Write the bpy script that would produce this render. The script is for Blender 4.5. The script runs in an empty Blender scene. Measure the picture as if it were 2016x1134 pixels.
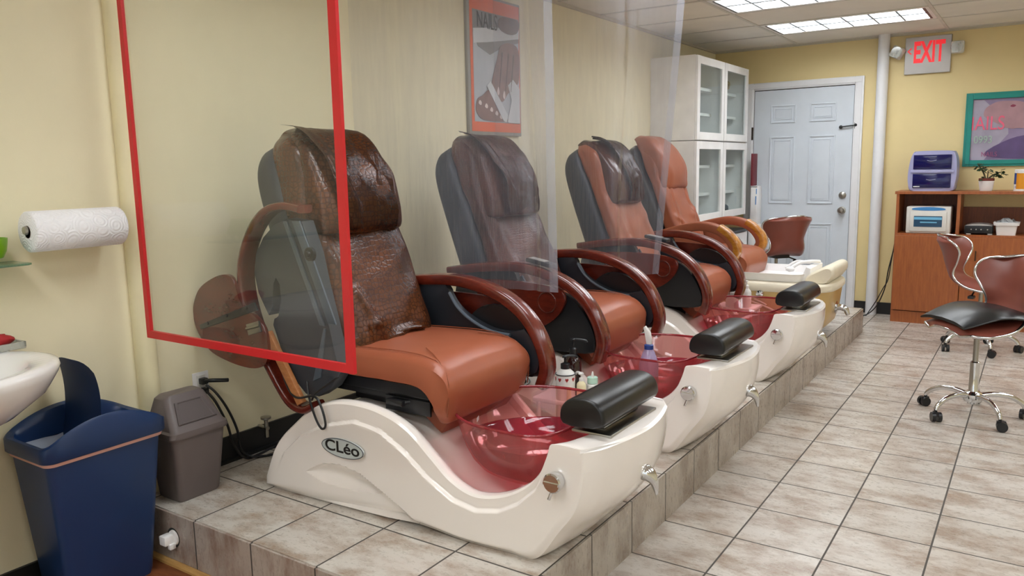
import bpy, bmesh, math, random
import numpy as np
from mathutils import Vector, Matrix, noise

random.seed(7)
sc = bpy.context.scene
C = sc.collection
PI = math.pi

# ------------------------------------------------------------------ camera, light, exposure
H_CAM = 1.385
yaw, pitch, roll = .592347788, .15215764, .019439686
fw = Vector((-math.sin(yaw)*math.cos(pitch), math.cos(yaw)*math.cos(pitch), -math.sin(pitch)))
rt = Vector((math.cos(yaw), math.sin(yaw), 0)); dn = fw.cross(rt)
r2 = rt*math.cos(roll)+dn*math.sin(roll); d2 = -rt*math.sin(roll)+dn*math.cos(roll)
cam = bpy.data.cameras.new('camera'); co = bpy.data.objects.new('camera', cam); C.objects.link(co)
cam.sensor_width = 36; cam.lens = 1548.43/2016*36; cam.clip_start = .02
co.matrix_world = Matrix(((r2.x, -d2.x, -fw.x, 2.747), (r2.y, -d2.y, -fw.y, 0), (r2.z, -d2.z, -fw.z, H_CAM), (0, 0, 0, 1)))
sc.camera = co
sc.view_settings.view_transform = 'Standard'
sc.view_settings.look = 'None'
sc.view_settings.gamma = 1
sc.view_settings.use_curve_mapping = False
sc.view_settings.exposure = 0.4
w = bpy.data.worlds.new('world'); sc.world = w; w.use_nodes = True
w.node_tree.nodes['Background'].inputs[0].default_value = (.75, .85, 1, 1)
w.node_tree.nodes['Background'].inputs[1].default_value = .6
LIGHT = 11.5       # emission strength of the fluorescent lenses

def area(name, loc, rot, sx, sy, e, col):
    l = bpy.data.lights.new(name, 'AREA'); l.shape = 'RECTANGLE'; l.size = sx; l.size_y = sy; l.energy = e; l.color = col
    o = bpy.data.objects.new(name, l); o.location = loc; o.rotation_euler = rot; C.objects.link(o); return o
# daylight coming through the shop window behind the camera
area('window_daylight', (2.9, -3.85, 1.45), (PI/2, 0, PI), 4.2, 1.9, 110, (.9, .95, 1))

# ------------------------------------------------------------------ materials
def lin(h):
    if isinstance(h, str):
        v = [int(h[i:i+2], 16)/255 for i in (0, 2, 4)]
    else: v = h
    return tuple(((c/12.92) if c <= .04045 else ((c+.055)/1.055)**2.4) for c in v)+(1,)
def newmat(name):
    m = bpy.data.materials.new(name); m.use_nodes = True
    nt = m.node_tree; b = nt.nodes['Principled BSDF']; return m, nt, b
def N(nt, t, **k):
    n = nt.nodes.new(t)
    for a, v in k.items(): setattr(n, a, v)
    return n
def mth(nt, op, a, b=None, c=None, clamp=False):
    n = N(nt, 'ShaderNodeMath', operation=op, use_clamp=clamp)
    for i, v in enumerate((a, b, c)):
        if v is None: continue
        if hasattr(v, 'links') or hasattr(v, 'is_output'): nt.links.new(v, n.inputs[i])
        else: n.inputs[i].default_value = v
    return n.outputs[0]
def mix(nt, f, a, b, mode='MIX'):
    n = N(nt, 'ShaderNodeMix', data_type='RGBA', blend_type=mode)
    for s, v in ((n.inputs[0], f), (n.inputs[6], a), (n.inputs[7], b)):
        if hasattr(v, 'is_output'): nt.links.new(v, s)
        else: s.default_value = v
    return n.outputs[2]
def coords(nt, scale=(1, 1, 1), which='Object'):
    tc = N(nt, 'ShaderNodeTexCoord'); mp = N(nt, 'ShaderNodeMapping'); mp.inputs['Scale'].default_value = scale
    nt.links.new(tc.outputs[which], mp.inputs[0]); return mp.outputs[0]
def noisetex(nt, vec, scale, detail=4, rough=.5):
    n = N(nt, 'ShaderNodeTexNoise'); nt.links.new(vec, n.inputs['Vector'])
    n.inputs['Scale'].default_value = scale; n.inputs['Detail'].default_value = detail; n.inputs['Roughness'].default_value = rough
    return n.outputs[0]
def ramp(nt, f, stops):
    r = N(nt, 'ShaderNodeValToRGB'); nt.links.new(f, r.inputs[0])
    e = r.color_ramp.elements
    while len(e) < len(stops): e.new(.5)
    for i, (p, c) in enumerate(stops): e[i].position = p; e[i].color = c
    return r.outputs[0]
def bump(nt, b, h, strength=.3, dist=.002):
    n = N(nt, 'ShaderNodeBump'); n.inputs['Strength'].default_value = strength; n.inputs['Distance'].default_value = dist
    nt.links.new(h, n.inputs['Height']); nt.links.new(n.outputs[0], b.inputs['Normal'])
MC = {}
def mat(name, col, rough=.5, metal=0, var=.06, vs=6, bs=0, bscale=80, bdist=.001, coat=0, spec=.5, emit=0):
    """plain procedural material: a colour with slight noise variation and an optional fine bump"""
    if name in MC: return MC[name]
    m, nt, b = newmat(name); c = lin(col)
    v = coords(nt)
    n = noisetex(nt, v, vs, 4)
    dk = tuple(x*(1-var) for x in c[:3])+(1,); lt = tuple(min(1, x*(1+var)) for x in c[:3])+(1,)
    cc = ramp(nt, n, [(.3, dk), (.7, lt)])
    nt.links.new(cc, b.inputs['Base Color'])
    b.inputs['Roughness'].default_value = rough; b.inputs['Metallic'].default_value = metal
    b.inputs['Coat Weight'].default_value = coat; b.inputs['Coat Roughness'].default_value = .08
    b.inputs['Specular IOR Level'].default_value = spec
    if bs: bump(nt, b, noisetex(nt, v, bscale, 3), bs, bdist)
    if emit:
        b.inputs['Emission Color'].default_value = c; b.inputs['Emission Strength'].default_value = emit
    MC[name] = m; return m
def wall_mat(name, col, mottled=.05):
    m, nt, b = newmat(name); c = lin(col); v = coords(nt, which='Object')
    n = noisetex(nt, v, 1.3, 5, .6)
    cc = ramp(nt, n, [(.3, tuple(x*(1-mottled) for x in c[:3])+(1,)), (.7, tuple(min(1, x*(1+mottled)) for x in c[:3])+(1,))])
    nt.links.new(cc, b.inputs['Base Color']); b.inputs['Roughness'].default_value = .55
    bump(nt, b, noisetex(nt, v, 140, 2), .12, .002); return m
def tile_mat(name, sx, ox, sy, oy, sz=None, oz=0, light='C9C2B9', dark='8E7A69', stretch=(1.8, 3.4, 1), axis='xy', grout='4B4641'):
    """ceramic tiles: a straight grid of grout lines, each tile with its own smear of brown veins"""
    m, nt, b = newmat(name)
    tc = N(nt, 'ShaderNodeNewGeometry'); sep = N(nt, 'ShaderNodeSeparateXYZ'); nt.links.new(tc.outputs['Position'], sep.inputs[0])
    A = sep.outputs['XYZ'.index(axis[0].upper())]; B = sep.outputs['XYZ'.index(axis[1].upper())]
    def cell(o, s, off):
        u = mth(nt, 'DIVIDE', mth(nt, 'SUBTRACT', o, off), s)
        fl = mth(nt, 'FLOOR', u); fr = mth(nt, 'SUBTRACT', u, fl)
        d = mth(nt, 'MULTIPLY', mth(nt, 'MINIMUM', fr, mth(nt, 'SUBTRACT', 1.0, fr)), s)
        return fl, d
    fa, da = cell(A, sx, ox); fb, db = cell(B, sy, oy)
    d = mth(nt, 'MINIMUM', da, db)
    g = mth(nt, 'SUBTRACT', 1.0, mth(nt, 'DIVIDE', mth(nt, 'SUBTRACT', d, .0026), .0014), clamp=True)
    g.node.use_clamp = True
    cmb = N(nt, 'ShaderNodeCombineXYZ'); nt.links.new(fa, cmb.inputs[0]); nt.links.new(fb, cmb.inputs[1])
    wn = N(nt, 'ShaderNodeTexWhiteNoise', noise_dimensions='3D'); nt.links.new(cmb.outputs[0], wn.inputs['Vector'])
    off = N(nt, 'ShaderNodeVectorMath', operation='SCALE'); nt.links.new(wn.outputs['Color'], off.inputs[0]); off.inputs['Scale'].default_value = 37
    add = N(nt, 'ShaderNodeVectorMath', operation='ADD'); nt.links.new(off.outputs[0], add.inputs[0]); nt.links.new(tc.outputs['Position'], add.inputs[1])
    mp = N(nt, 'ShaderNodeMapping'); mp.inputs['Scale'].default_value = stretch; nt.links.new(add.outputs[0], mp.inputs[0])
    n1 = noisetex(nt, mp.outputs[0], 3.2, 8, .68); n2 = noisetex(nt, mp.outputs[0], 22, 6, .7)
    n3 = noisetex(nt, mp.outputs[0], 1.6, 3, .5)
    f = mth(nt, 'MULTIPLY', ramp(nt, n1, [(.44, (0, 0, 0, 1)), (.62, (1, 1, 1, 1))]), ramp(nt, n2, [(.3, (.35,)*3+(1,)), (.65, (1,)*3+(1,))]))
    base = mix(nt, n3, lin(light), lin('BFB6AB'))
    base = mix(nt, mth(nt, 'MULTIPLY', f, .85), base, lin(dark))
    pits = ramp(nt, noisetex(nt, mp.outputs[0], 60, 3, .6), [(.26, (.78,)*3+(1,)), (.40, (1,)*3+(1,))])
    base = mix(nt, 1.0, base, pits, 'MULTIPLY')
    tone = ramp(nt, wn.outputs['Value'], [(0, (.9,)*3+(1,)), (1, (1.0,)*3+(1,))])
    base = mix(nt, 1.0, base, tone, 'MULTIPLY')
    out = mix(nt, g, base, lin(grout)); nt.links.new(out, b.inputs['Base Color'])
    rr = mth(nt, 'ADD', mth(nt, 'MULTIPLY', g, .5), mth(nt, 'ADD', mth(nt, 'MULTIPLY', n2, .22), .18)); nt.links.new(rr, b.inputs['Roughness'])
    hh = mth(nt, 'SUBTRACT', mth(nt, 'MULTIPLY', n2, .18), g); bump(nt, b, hh, .35, .003)
    return m
def wood_mat(name, a, bcol, scale=(6, 6, .7), rough=.35, coat=0, sc2=9):
    if name in MC: return MC[name]
    m, nt, b = newmat(name); v = coords(nt, scale)
    n = noisetex(nt, v, sc2, 6, .6); n2 = noisetex(nt, v, sc2*6, 3, .6)
    f = mth(nt, 'ADD', mth(nt, 'MULTIPLY', n, .7), mth(nt, 'MULTIPLY', n2, .3))
    nt.links.new(ramp(nt, f, [(.35, lin(a)), (.62, lin(bcol))]), b.inputs['Base Color'])
    b.inputs['Roughness'].default_value = rough; b.inputs['Coat Weight'].default_value = coat; b.inputs['Coat Roughness'].default_value = .1
    bump(nt, b, n2, .08, .001); MC[name] = m; return m
def croc_mat(name, a, bcol, crack, scale=70, rough=.28):
    """embossed crocodile leather: small squarish scales with darker creases"""
    m, nt, b = newmat(name); v = coords(nt, (1, 1, 1))
    vo = N(nt, 'ShaderNodeTexVoronoi', feature='DISTANCE_TO_EDGE'); nt.links.new(v, vo.inputs['Vector']); vo.inputs['Scale'].default_value = scale
    vo.inputs['Randomness'].default_value = .55
    n = noisetex(nt, v, 5, 5, .6)
    base = ramp(nt, n, [(.32, lin(a)), (.66, lin(bcol))])
    e = ramp(nt, vo.outputs[0], [(.0, (1, 1, 1, 1)), (.16, (0, 0, 0, 1))])
    nt.links.new(mix(nt, mth(nt, 'MULTIPLY', e, .7), base, lin(crack)), b.inputs['Base Color'])
    b.inputs['Roughness'].default_value = rough
    h = ramp(nt, vo.outputs[0], [(0, (0, 0, 0, 1)), (.2, (1, 1, 1, 1))])
    bump(nt, b, h, .3, .0015); return m
def leather(name, col, rough=.34, var=.1):
    return mat(name, col, rough, 0, var, 5, .25, 260, .0006)
def clear_mat(name, tint, gloss=.06, grough=.05, haze=0, hazecol='D8D8D8', fres=.6, wav=0, wsc=(3, 3, 1.2)):
    """thin clear sheet: light passes straight through, tinted, with a surface reflection and a little milky haze"""
    m, nt, b = newmat(name); nt.nodes.remove(b)
    out = nt.nodes['Material Output']
    t = N(nt, 'ShaderNodeBsdfTransparent'); t.inputs[0].default_value = tint
    g = N(nt, 'ShaderNodeBsdfGlossy'); g.inputs['Roughness'].default_value = grough; g.inputs[0].default_value = (1, 1, 1, 1)
    d = N(nt, 'ShaderNodeBsdfDiffuse'); d.inputs[0].default_value = lin(hazecol)
    v = coords(nt, wsc); nz = noisetex(nt, v, 5, 3)
    m1 = N(nt, 'ShaderNodeMixShader'); m1.inputs[0].default_value = haze
    if haze:
        nt.links.new(mth(nt, 'MULTIPLY', mth(nt, 'ADD', nz, .5), haze), m1.inputs[0])
    nt.links.new(t.outputs[0], m1.inputs[1]); nt.links.new(d.outputs[0], m1.inputs[2])
    m2 = N(nt, 'ShaderNodeMixShader'); m2.inputs[0].default_value = gloss
    fr = N(nt, 'ShaderNodeLayerWeight'); fr.inputs['Blend'].default_value = .25
    nt.links.new(mth(nt, 'ADD', mth(nt, 'MULTIPLY', fr.outputs['Fresnel'], fres), gloss, clamp=True), m2.inputs[0])
    nt.links.new(m1.outputs[0], m2.inputs[1]); nt.links.new(g.outputs[0], m2.inputs[2])
    if wav:
        bp = N(nt, 'ShaderNodeBump'); bp.inputs['Strength'].default_value = wav; bp.inputs['Distance'].default_value = .01
        nt.links.new(nz, bp.inputs['Height']); nt.links.new(bp.outputs[0], g.inputs['Normal'])
    nt.links.new(m2.outputs[0], out.inputs[0]); return m

WALL = wall_mat('cream_wall_paint', 'EFE5C4')
WALLB = wall_mat('yellow_wall_paint', 'E2CE98')
PIPEP = mat('painted_yellow_pipe', 'ECE1B9', .4)
CEIL = mat('ceiling_board', 'E6E1D8', .9, 0, .05, 3, .3, 200, .002)
FLOOR = tile_mat('floor_tile', .311, 1.879, .3046, 2.443, light='CFC8C0', dark='8A6E57')
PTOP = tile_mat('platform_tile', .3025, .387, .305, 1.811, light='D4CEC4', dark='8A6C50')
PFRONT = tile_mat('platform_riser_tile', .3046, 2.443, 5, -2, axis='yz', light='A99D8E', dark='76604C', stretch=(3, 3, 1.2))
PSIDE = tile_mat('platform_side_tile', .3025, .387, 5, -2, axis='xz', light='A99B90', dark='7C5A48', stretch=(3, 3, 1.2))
WOODFLOOR = wood_mat('wood_floor', '6B3A22', '8F5635', (1.2, 8, 1), .3)
OAKTRIM = wood_mat('oak_trim', 'B98A4E', 'D3A868', (1, 8, 8), .4)
BLACKB = mat('black_rubber_baseboard', '1A1B1C', .4)
WHITEP = mat('white_enamel', 'EDEBEA', .35)
DOORW = mat('door_paint', 'D3DAE2', .4, 0, .03)
TRIMW = mat('trim_paint', 'E4E4E6', .4, 0, .03)
GELCOAT = mat('cream_gelcoat', 'F3EBE4', .12, 0, .012, 3, coat=.6)
TANCOAT = mat('tan_gelcoat', 'C2A164', .3, 0, .05, 4, coat=.2)
CREAMP = mat('cream_vinyl', 'E9DFC8', .4)
CHROME = mat('chrome', 'D9DADC', .07, 1, .02)
STEEL = mat('brushed_steel', 'A8A59E', .3, 1, .05)
BRASS = mat('dark_hinge_metal', '4A4038', .4, .8)
BLACKP = mat('black_plastic', '17181B', .35, 0, .1)
BLACKV = mat('black_vinyl', '151618', .3, 0, .08, 5, .15, 300, .0005)
GREYP = mat('grey_plastic', '3B3F46', .5, 0, .08, 5, .2, 300, .0004)
GREYL = mat('light_grey_plastic', '545E69', .35)
DARKG = mat('dark_grey_plastic', '26292F', .38, 0, .1, 5)
SEATL = leather('orange_brown_leather', 'A1583C', .38, .06)
TANL = leather('tan_leather', '9F5C40', .35, .12)
TANL4 = leather('russet_leather', '98553B', .4, .1)
DKL = leather('dark_brown_leather', '4A2A22', .25, .2)
SUBL = leather('brown_stool_leather', '84463A', .32, .06)
CROC = croc_mat('croc_leather', '40200F', '66381B', '28140C', 52, .27)
CROC2 = croc_mat('croc_leather_dark', '40231F', '66382D', '2A1614', 90)
CHERRY = wood_mat('cherry_wood', '4E1911', '6F281A', (1, 3, 3), .2, .45, 6)
CHERRYD = wood_mat('dark_cherry_wood', '481910', '642317', (1, 3, 3), .2, .4, 6)
HONEY = wood_mat('honey_wood', '9A5A1A', 'C98A38', (2, 2, 5), .2, .6, 6)
PLYEDGE = wood_mat('ply_edge', 'A8683C', 'C18452', (2, 2, 6), .4)
CABW = wood_mat('cabinet_wood', '8E4B26', 'A8602F', (7, 7, .6), .35, .1)
CABD = wood_mat('cabinet_wood_dark', '6A3519', '83441F', (7, 7, .6), .45, 0)
PINK = clear_mat('pink_bowl_plastic', lin('EFA9A9'), .04, .04, .16, 'DE9490', .35)
PINKD = clear_mat('rose_bowl_liner', lin('CF5E70'), .03, .08, .36, 'A8304A', .2)
PINKR = clear_mat('rose_bowl_rim', lin('D0606A'), .05, .05, .45, 'B24048', .3)
ACRYL = clear_mat('clear_acrylic', (.965, .97, .96, 1), .006, .01, .016, 'D6D6D2', .06)
VINYL = clear_mat('clear_vinyl', (.93, .93, .955, 1), .03, .06, .12, 'CDD0DE', .16, wav=.9, wsc=(9, 9, 1.0))
VHEM = clear_mat('vinyl_hem', (.90, .91, .94, 1), .04, .15, .24, 'D6D9E2', .2)
PANE = clear_mat('cabinet_pane', (.94, .97, .965, 1), .015, .02, .008, 'AEC0BC', .08)
SHELFG = clear_mat('shelf_glass', (.55, .8, .68, 1), .1, .02, .2, '5FA083')
TAPE = mat('red_tape', 'D2232A', .35, 0, .05)
NAVY = mat('navy_plastic', '16335F', .38, 0, .06, 5, .1, 200, .0005)
TAUPE = mat('taupe_plastic', '665C5A', .42, 0, .06, 5, .1, 200, .0005)
PORC = mat('porcelain', 'F1EDEB', .08, 0, .01, coat=.5)
LINER = mat('plastic_bag_liner', 'B9C4DA', .45, 0, .1, 10, .5, 20, .01)
LINEP = mat('pink_bag_edge', 'D9A79B', .5)
PAPER = mat('paper_towel', 'F4F2F4', .9, 0, .02, 5, .6, 90, .0015)
GREEN = mat('green_plastic', '74A51B', .3)
REDC = mat('red_cloth', 'A81E22', .7)
LAV = mat('lavender_plastic', 'A3A3C8', .35)
NAVYW = mat('dark_blue_window', '14164F', .1)
TEAL = mat('teal_frame_paint', '148A80', .35)
TERRA = mat('terracotta_rim', '6B2A1E', .7)
LEAF = mat('leaf_green', '2E4327', .4, 0, .25, 20)
STEM = mat('stem_brown', '4D4630', .7)
ORANGE = mat('poster_orange', 'E8683C', .45)
ORANGE2 = mat('canister_orange', 'E0941E', .4)
BLUEC = mat('label_blue', '2A4A92', .4)
BLUEL = mat('sticker_blue', '3F86C4', .35)
PGREY = mat('poster_pale_grey', 'B9BDC4', .5)
PGREY2 = mat('poster_grey', '878484', .5)
PWHITE = mat('poster_white', 'D5D8DC', .5)
PSKIN = mat('poster_skin', '8A6A66', .5, 0, .18, 14)
PSKIN2 = mat('poster_skin_dark', '634848', .5, 0, .2, 14)
PNAIL = mat('poster_nail', 'E3CFC9', .4)
PINKN = mat('pink_neon_reflection', 'F06A88', .4)  # flat colour standing in for a neon sign's reflection
PALEG = mat('pale_green_reflection', 'A9C4B4', .4)  # paler row of the same painted sign reflection
MAUVE = mat('picture_mauve', '8B7C9C', .4, 0, .25, 5)
MAUVED = mat('picture_purple', '5E4B78', .4, 0, .2, 6)
PICSK = mat('picture_skin', 'B08A92', .4, 0, .12, 9)
REDPLATE = mat('exit_red', 'E0262E', .4, emit=.55)
SILVERP = mat('exit_sign_metal', 'B4B0AC', .35, .3)
LAMPW = clear_mat('lamp_lens', (.85, .87, .85, 1), .15, .1, .35, 'DDE0DA')
INK = mat('black_ink', '15120F', .5)
GREYINK = mat('badge_silver', 'C2C9C7', .3, 0)
LILACL = clear_mat('lilac_liquid_plastic', (.80, .77, .92, 1), .03, .1, .6, 'C8BFE4', .2)
WHITEBOT = mat('white_bottle', 'E7E6E2', .35)
MINT = mat('mint_cap', 'B9DCCB', .4)
AMBER = mat('dark_amber_bottle', '2A1310', .15, coat=.4)
YELB = mat('pale_yellow_bottle', 'EAE0B8', .35)
GRAYCL = mat('crumpled_plastic', 'A9ADB0', .3, 0, .3, 30, .6, 40, .01)
def emis(name, col, s):
    m, nt, b = newmat(name); nt.nodes.remove(b); e = N(nt, 'ShaderNodeEmission'); e.inputs[0].default_value = col
    e.inputs[1].default_value = s; nt.links.new(e.outputs[0], nt.nodes['Material Output'].inputs[0]); return m
FLUOR = emis('fluorescent_lens', (.93, .97, 1, 1), LIGHT)

# ------------------------------------------------------------------ geometry helpers
def V(*a): return Vector(a)
class MB:
    def __init__(s): s.b = bmesh.new()
    def face(s, vs):
        try: return s.b.faces.new(vs)
        except ValueError: return None
    def box(s, x0, x1, y0, y1, z0, z1, bev=0, seg=2, mtx=None):
        r = bmesh.ops.create_cube(s.b, size=1)
        vs = r['verts']
        bmesh.ops.scale(s.b, vec=(abs(x1-x0), abs(y1-y0), abs(z1-z0)), verts=vs)
        bmesh.ops.translate(s.b, vec=((x0+x1)/2, (y0+y1)/2, (z0+z1)/2), verts=vs)
        if bev:
            ed = {e for v in vs for e in v.link_edges}
            rb = bmesh.ops.bevel(s.b, geom=list(ed), offset=bev, segments=seg, affect='EDGES', profile=.5)
            vs = list({v for f in rb['faces'] for v in f.verts} | {v for v in vs if v.is_valid})
        if mtx: bmesh.ops.transform(s.b, matrix=mtx, verts=vs)
        return s
    def loft(s, rings, cap0=True, cap1=True, closed=True, loop=False):
        R = [[s.b.verts.new(p) for p in r] for r in rings]
        n = len(R[0]); m = len(R)
        for i in range(m if loop else m-1):
            a = R[i]; b = R[(i+1) % m]
            for j in range(n if closed else n-1):
                k = (j+1) % n; s.face([a[j], a[k], b[k], b[j]])
        if closed and not loop:
            if cap0: s.face(list(reversed(R[0])))
            if cap1: s.face(R[-1])
        return s
    def tube(s, pts, r, seg=10, loop=False, rs=None):
        pts = [Vector(p) for p in pts]; n = len(pts); rings = []; up = None
        for i, p in enumerate(pts):
            if loop: t = pts[(i+1) % n]-pts[i-1]
            else: t = pts[min(i+1, n-1)]-pts[max(i-1, 0)]
            t.normalize()
            if up is None:
                up = V(0, 0, 1) if abs(t.z) < .9 else V(1, 0, 0)
            u = up-t*up.dot(t)
            if u.length < 1e-4: u = t.orthogonal()
            u.normalize(); up = u; v = t.cross(u)
            rr = rs[i] if rs else r
            rings.append([p+(u*math.cos(2*PI*k/seg)+v*math.sin(2*PI*k/seg))*rr for k in range(seg)])
        s.loft(rings, loop=loop); return s
    def lathe(s, prof, o=(0, 0, 0), axis='z', seg=32):
        o = Vector(o); rings = []
        for r, h in prof:
            ring = []
            for k in range(seg):
                a = 2*PI*k/seg; c, d = r*math.cos(a), r*math.sin(a)
                ring.append(o+({'z': V(c, d, h), 'y': V(d, h, c), 'x': V(h, c, d)}[axis]))
            rings.append(ring)
        s.loft(rings); return s
    def cyl(s, p0, p1, r0, r1=None, seg=20): return s.tube([p0, p1], r0, seg, rs=[r0, r0 if r1 is None else r1])
    def prism(s, poly, d0, d1, axis='y', bev=0):
        """poly of 2d points extruded along axis from d0 to d1 (x,z for y; y,z for x; x,y for z)"""
        f = {'y': lambda a, b, d: V(a, d, b), 'x': lambda a, b, d: V(d, a, b), 'z': lambda a, b, d: V(a, b, d)}[axis]
        A = [s.b.verts.new(f(a, b, d0)) for a, b in poly]; B = [s.b.verts.new(f(a, b, d1)) for a, b in poly]
        n = len(poly); s.face(A); s.face(list(reversed(B))); sides = []
        for i in range(n): s.face([A[i], B[i], B[(i+1) % n], A[(i+1) % n]])
        if bev:
            ed = [e for v in A+B for e in v.link_edges if (e.verts[0] in A) == (e.verts[1] in A)]
            bmesh.ops.bevel(s.b, geom=list(set(ed)), offset=bev, segments=2, affect='EDGES', profile=.5)
        return s
    def ball(s, c, rx, ry=None, rz=None, u=16, v=10):
        ry = ry or rx; rz = rz or rx
        r = bmesh.ops.create_uvsphere(s.b, u_segments=u, v_segments=v, radius=1)
        bmesh.ops.scale(s.b, vec=(rx, ry, rz), verts=r['verts']); bmesh.ops.translate(s.b, vec=c, verts=r['verts']); return s
    def build(s, name, m, parent=None, smooth=40, kind=None):
        bmesh.ops.recalc_face_normals(s.b, faces=s.b.faces)
        off = ORG.get(parent.name) if parent is not None else None
        if off is not None: bmesh.ops.translate(s.b, vec=-off, verts=s.b.verts)
        me = bpy.data.meshes.new(name); s.b.to_mesh(me); s.b.free()
        me.materials.append(m)
        if smooth:
            me.shade_smooth(); me.set_sharp_from_angle(angle=math.radians(smooth))
        o = bpy.data.objects.new(name, me); C.objects.link(o)
        if parent is not None: o.parent = parent; ORG[o.name] = off
        if kind: o['kind'] = kind
        return o
ORG = {}
def B(*a, bev=0, **k): return MB().box(*a, bev=bev, **k)
def ringbox(mb, axis, a0, a1, b0, b1, w, d0, d1, bev=0):
    """rectangular frame of four boxes that meet without overlapping; (a,b) plane, depth d"""
    for q in ((a0, a0+w, b0, b1), (a1-w, a1, b0, b1), (a0+w, a1-w, b0, b0+w), (a0+w, a1-w, b1-w, b1)):
        if axis == 'x': mb.box(d0, d1, *q, bev=bev)
        elif axis == 'y': mb.box(q[0], q[1], d0, d1, q[2], q[3], bev=bev)
        else: mb.box(*q, d0, d1, bev=bev)
    return mb
def thing(name, label, cat, loc=(0, 0, 0), group=None):
    o = bpy.data.objects.new(name, None); C.objects.link(o); o.location = loc; o.empty_display_size = .1
    o['label'] = label; o['category'] = cat
    if group: o['group'] = group
    ORG[o.name] = Vector(loc); return o
def tag(o, label, cat, group=None):
    o['label'] = label; o['category'] = cat
    if group: o['group'] = group
    return o
def struct(name, mb, m, smooth=30): return mb.build(name, m, None, smooth, 'structure')
def sub(o, name, mb, m, smooth=40):
    return mb.build(name, m, o, smooth)
def copy_tree(o, parent=None):
    c = o.copy(); C.objects.link(c); c.parent = parent; ORG[c.name] = ORG.get(o.name)
    for ch in list(o.children): copy_tree(ch, c)
    return c
def crom(pts, n=8, loop=False):
    P = [Vector(p) if len(p) == 3 else Vector((p[0], p[1], 0)) for p in pts]; m = len(P); out = []
    rng = range(m) if loop else range(m-1)
    for i in rng:
        if loop: a, b, c, d = P[i-1], P[i], P[(i+1) % m], P[(i+2) % m]
        else: a, b, c, d = P[max(i-1, 0)], P[i], P[i+1], P[min(i+2, m-1)]
        for k in range(n):
            t = k/n; out.append(.5*((2*b)+(c-a)*t+(2*a-5*b+4*c-d)*t*t+(3*b-a-3*c+d)*t**3))
    if not loop: out.append(P[-1])
    return out
def crom2(pts, n=8, loop=False): return [(p.x, p.y) for p in crom([(a, b, 0) for a, b in pts], n, loop)]
def keyed(keys, s):
    """smooth interpolation of keys [(s, v...)]"""
    i = 0
    while i < len(keys)-2 and s > keys[i+1][0]: i += 1
    k = [Vector(q[1:]) for q in (keys[max(i-1, 0)], keys[i], keys[i+1], keys[min(i+2, len(keys)-1)])]
    S = [keys[max(i-1, 0)][0], keys[i][0], keys[i+1][0], keys[min(i+2, len(keys)-1)][0]]
    h = S[2]-S[1]; t = min(1, max(0, (s-S[1])/h))
    m1 = (k[2]-k[0])/(S[2]-S[0])*h; m2 = (k[3]-k[1])/(S[3]-S[1])*h
    return (2*t**3-3*t**2+1)*k[1]+(t**3-2*t**2+t)*m1+(-2*t**3+3*t**2)*k[2]+(t**3-t**2)*m2
def sstep(a, b, x):
    t = min(1, max(0, (x-a)/(b-a))); return t*t*(3-2*t)
def spow(v, e): return math.copysign(abs(v)**e, v)
def text_mb(s, size, ex=.001, sx=1.0, bold=0):
    cu = bpy.data.curves.new('lettering', 'FONT'); cu.body = s; cu.offset = bold; cu.size = size; cu.extrude = ex; cu.align_x = 'CENTER'; cu.align_y = 'CENTER'
    t = bpy.data.objects.new('lettering', cu); me = bpy.data.meshes.new_from_object(t)
    mb = MB(); mb.b.from_mesh(me); bmesh.ops.scale(mb.b, vec=(sx, 1, 1), verts=mb.b.verts)
    bpy.data.objects.remove(t); bpy.data.curves.remove(cu); bpy.data.meshes.remove(me); return mb
def xf(mb, ux, uy, uz, o):
    M = Matrix(((ux[0], uy[0], uz[0], o[0]), (ux[1], uy[1], uz[1], o[1]), (ux[2], uy[2], uz[2], o[2]), (0, 0, 0, 1)))
    bmesh.ops.transform(mb.b, matrix=M, verts=mb.b.verts); return mb
def facing(axis, o):
    """orientation of flat lettering: +x wall face reads along +y ; -y face reads along +x"""
    return {'x': ((0, 1, 0), (0, 0, 1), (1, 0, 0), o), '-y': ((1, 0, 0), (0, 0, 1), (0, -1, 0), o)}[axis]

def fit_text(s, wd, ht, ex=.001, bold=0):
    mb = text_mb(s, 1, ex, 1, bold); xs = [v.co.x for v in mb.b.verts]; ys = [v.co.y for v in mb.b.verts]
    cx, cy, kx, ky = (min(xs)+max(xs))/2, (min(ys)+max(ys))/2, wd/(max(xs)-min(xs)), ht/(max(ys)-min(ys))
    for v in mb.b.verts: v.co.x = (v.co.x-cx)*kx; v.co.y = (v.co.y-cy)*ky
    return mb

# ------------------------------------------------------------------ room shell
YB, ZC, XR, YF = 7.73, 2.46, 5.6, -4.0
PH = .198; PX = 1.595; PY0, PY1 = 1.515, 6.81
struct('floor', MB().box(1.3, XR, YF, YB, -.05, 0).box(-.02, 1.3, 1.6, YB, -.05, 0), FLOOR)
struct('floor_wood', MB().box(-.02, 1.3, YF, 1.6, -.05, 0), WOODFLOOR)
struct('wall_left', B(-.12, 0, YF, YB+.12, -.05, ZC+.1), WALL)
struct('wall_back', B(-.12, XR+.12, YB, YB+.12, -.05, ZC+.1), WALLB)
struct('wall_right', B(XR, XR+.12, YF, YB+.12, -.05, ZC+.1), WALL)
wf = MB().box(-.12, .8, YF-.12, YF, -.05, ZC+.1).box(5, XR+.12, YF-.12, YF, -.05, ZC+.1).box(.8, 5, YF-.12, YF, -.05, .45).box(.8, 5, YF-.12, YF, 2.42, ZC+.1)
struct('wall_front', wf, WALL)
struct('window_1', MB().box(.8, 5, YF-.06, YF-.03, .45, 2.42), clear_mat('shop_window_glass', (.95, .97, .97, 1), .05, .01))
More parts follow.
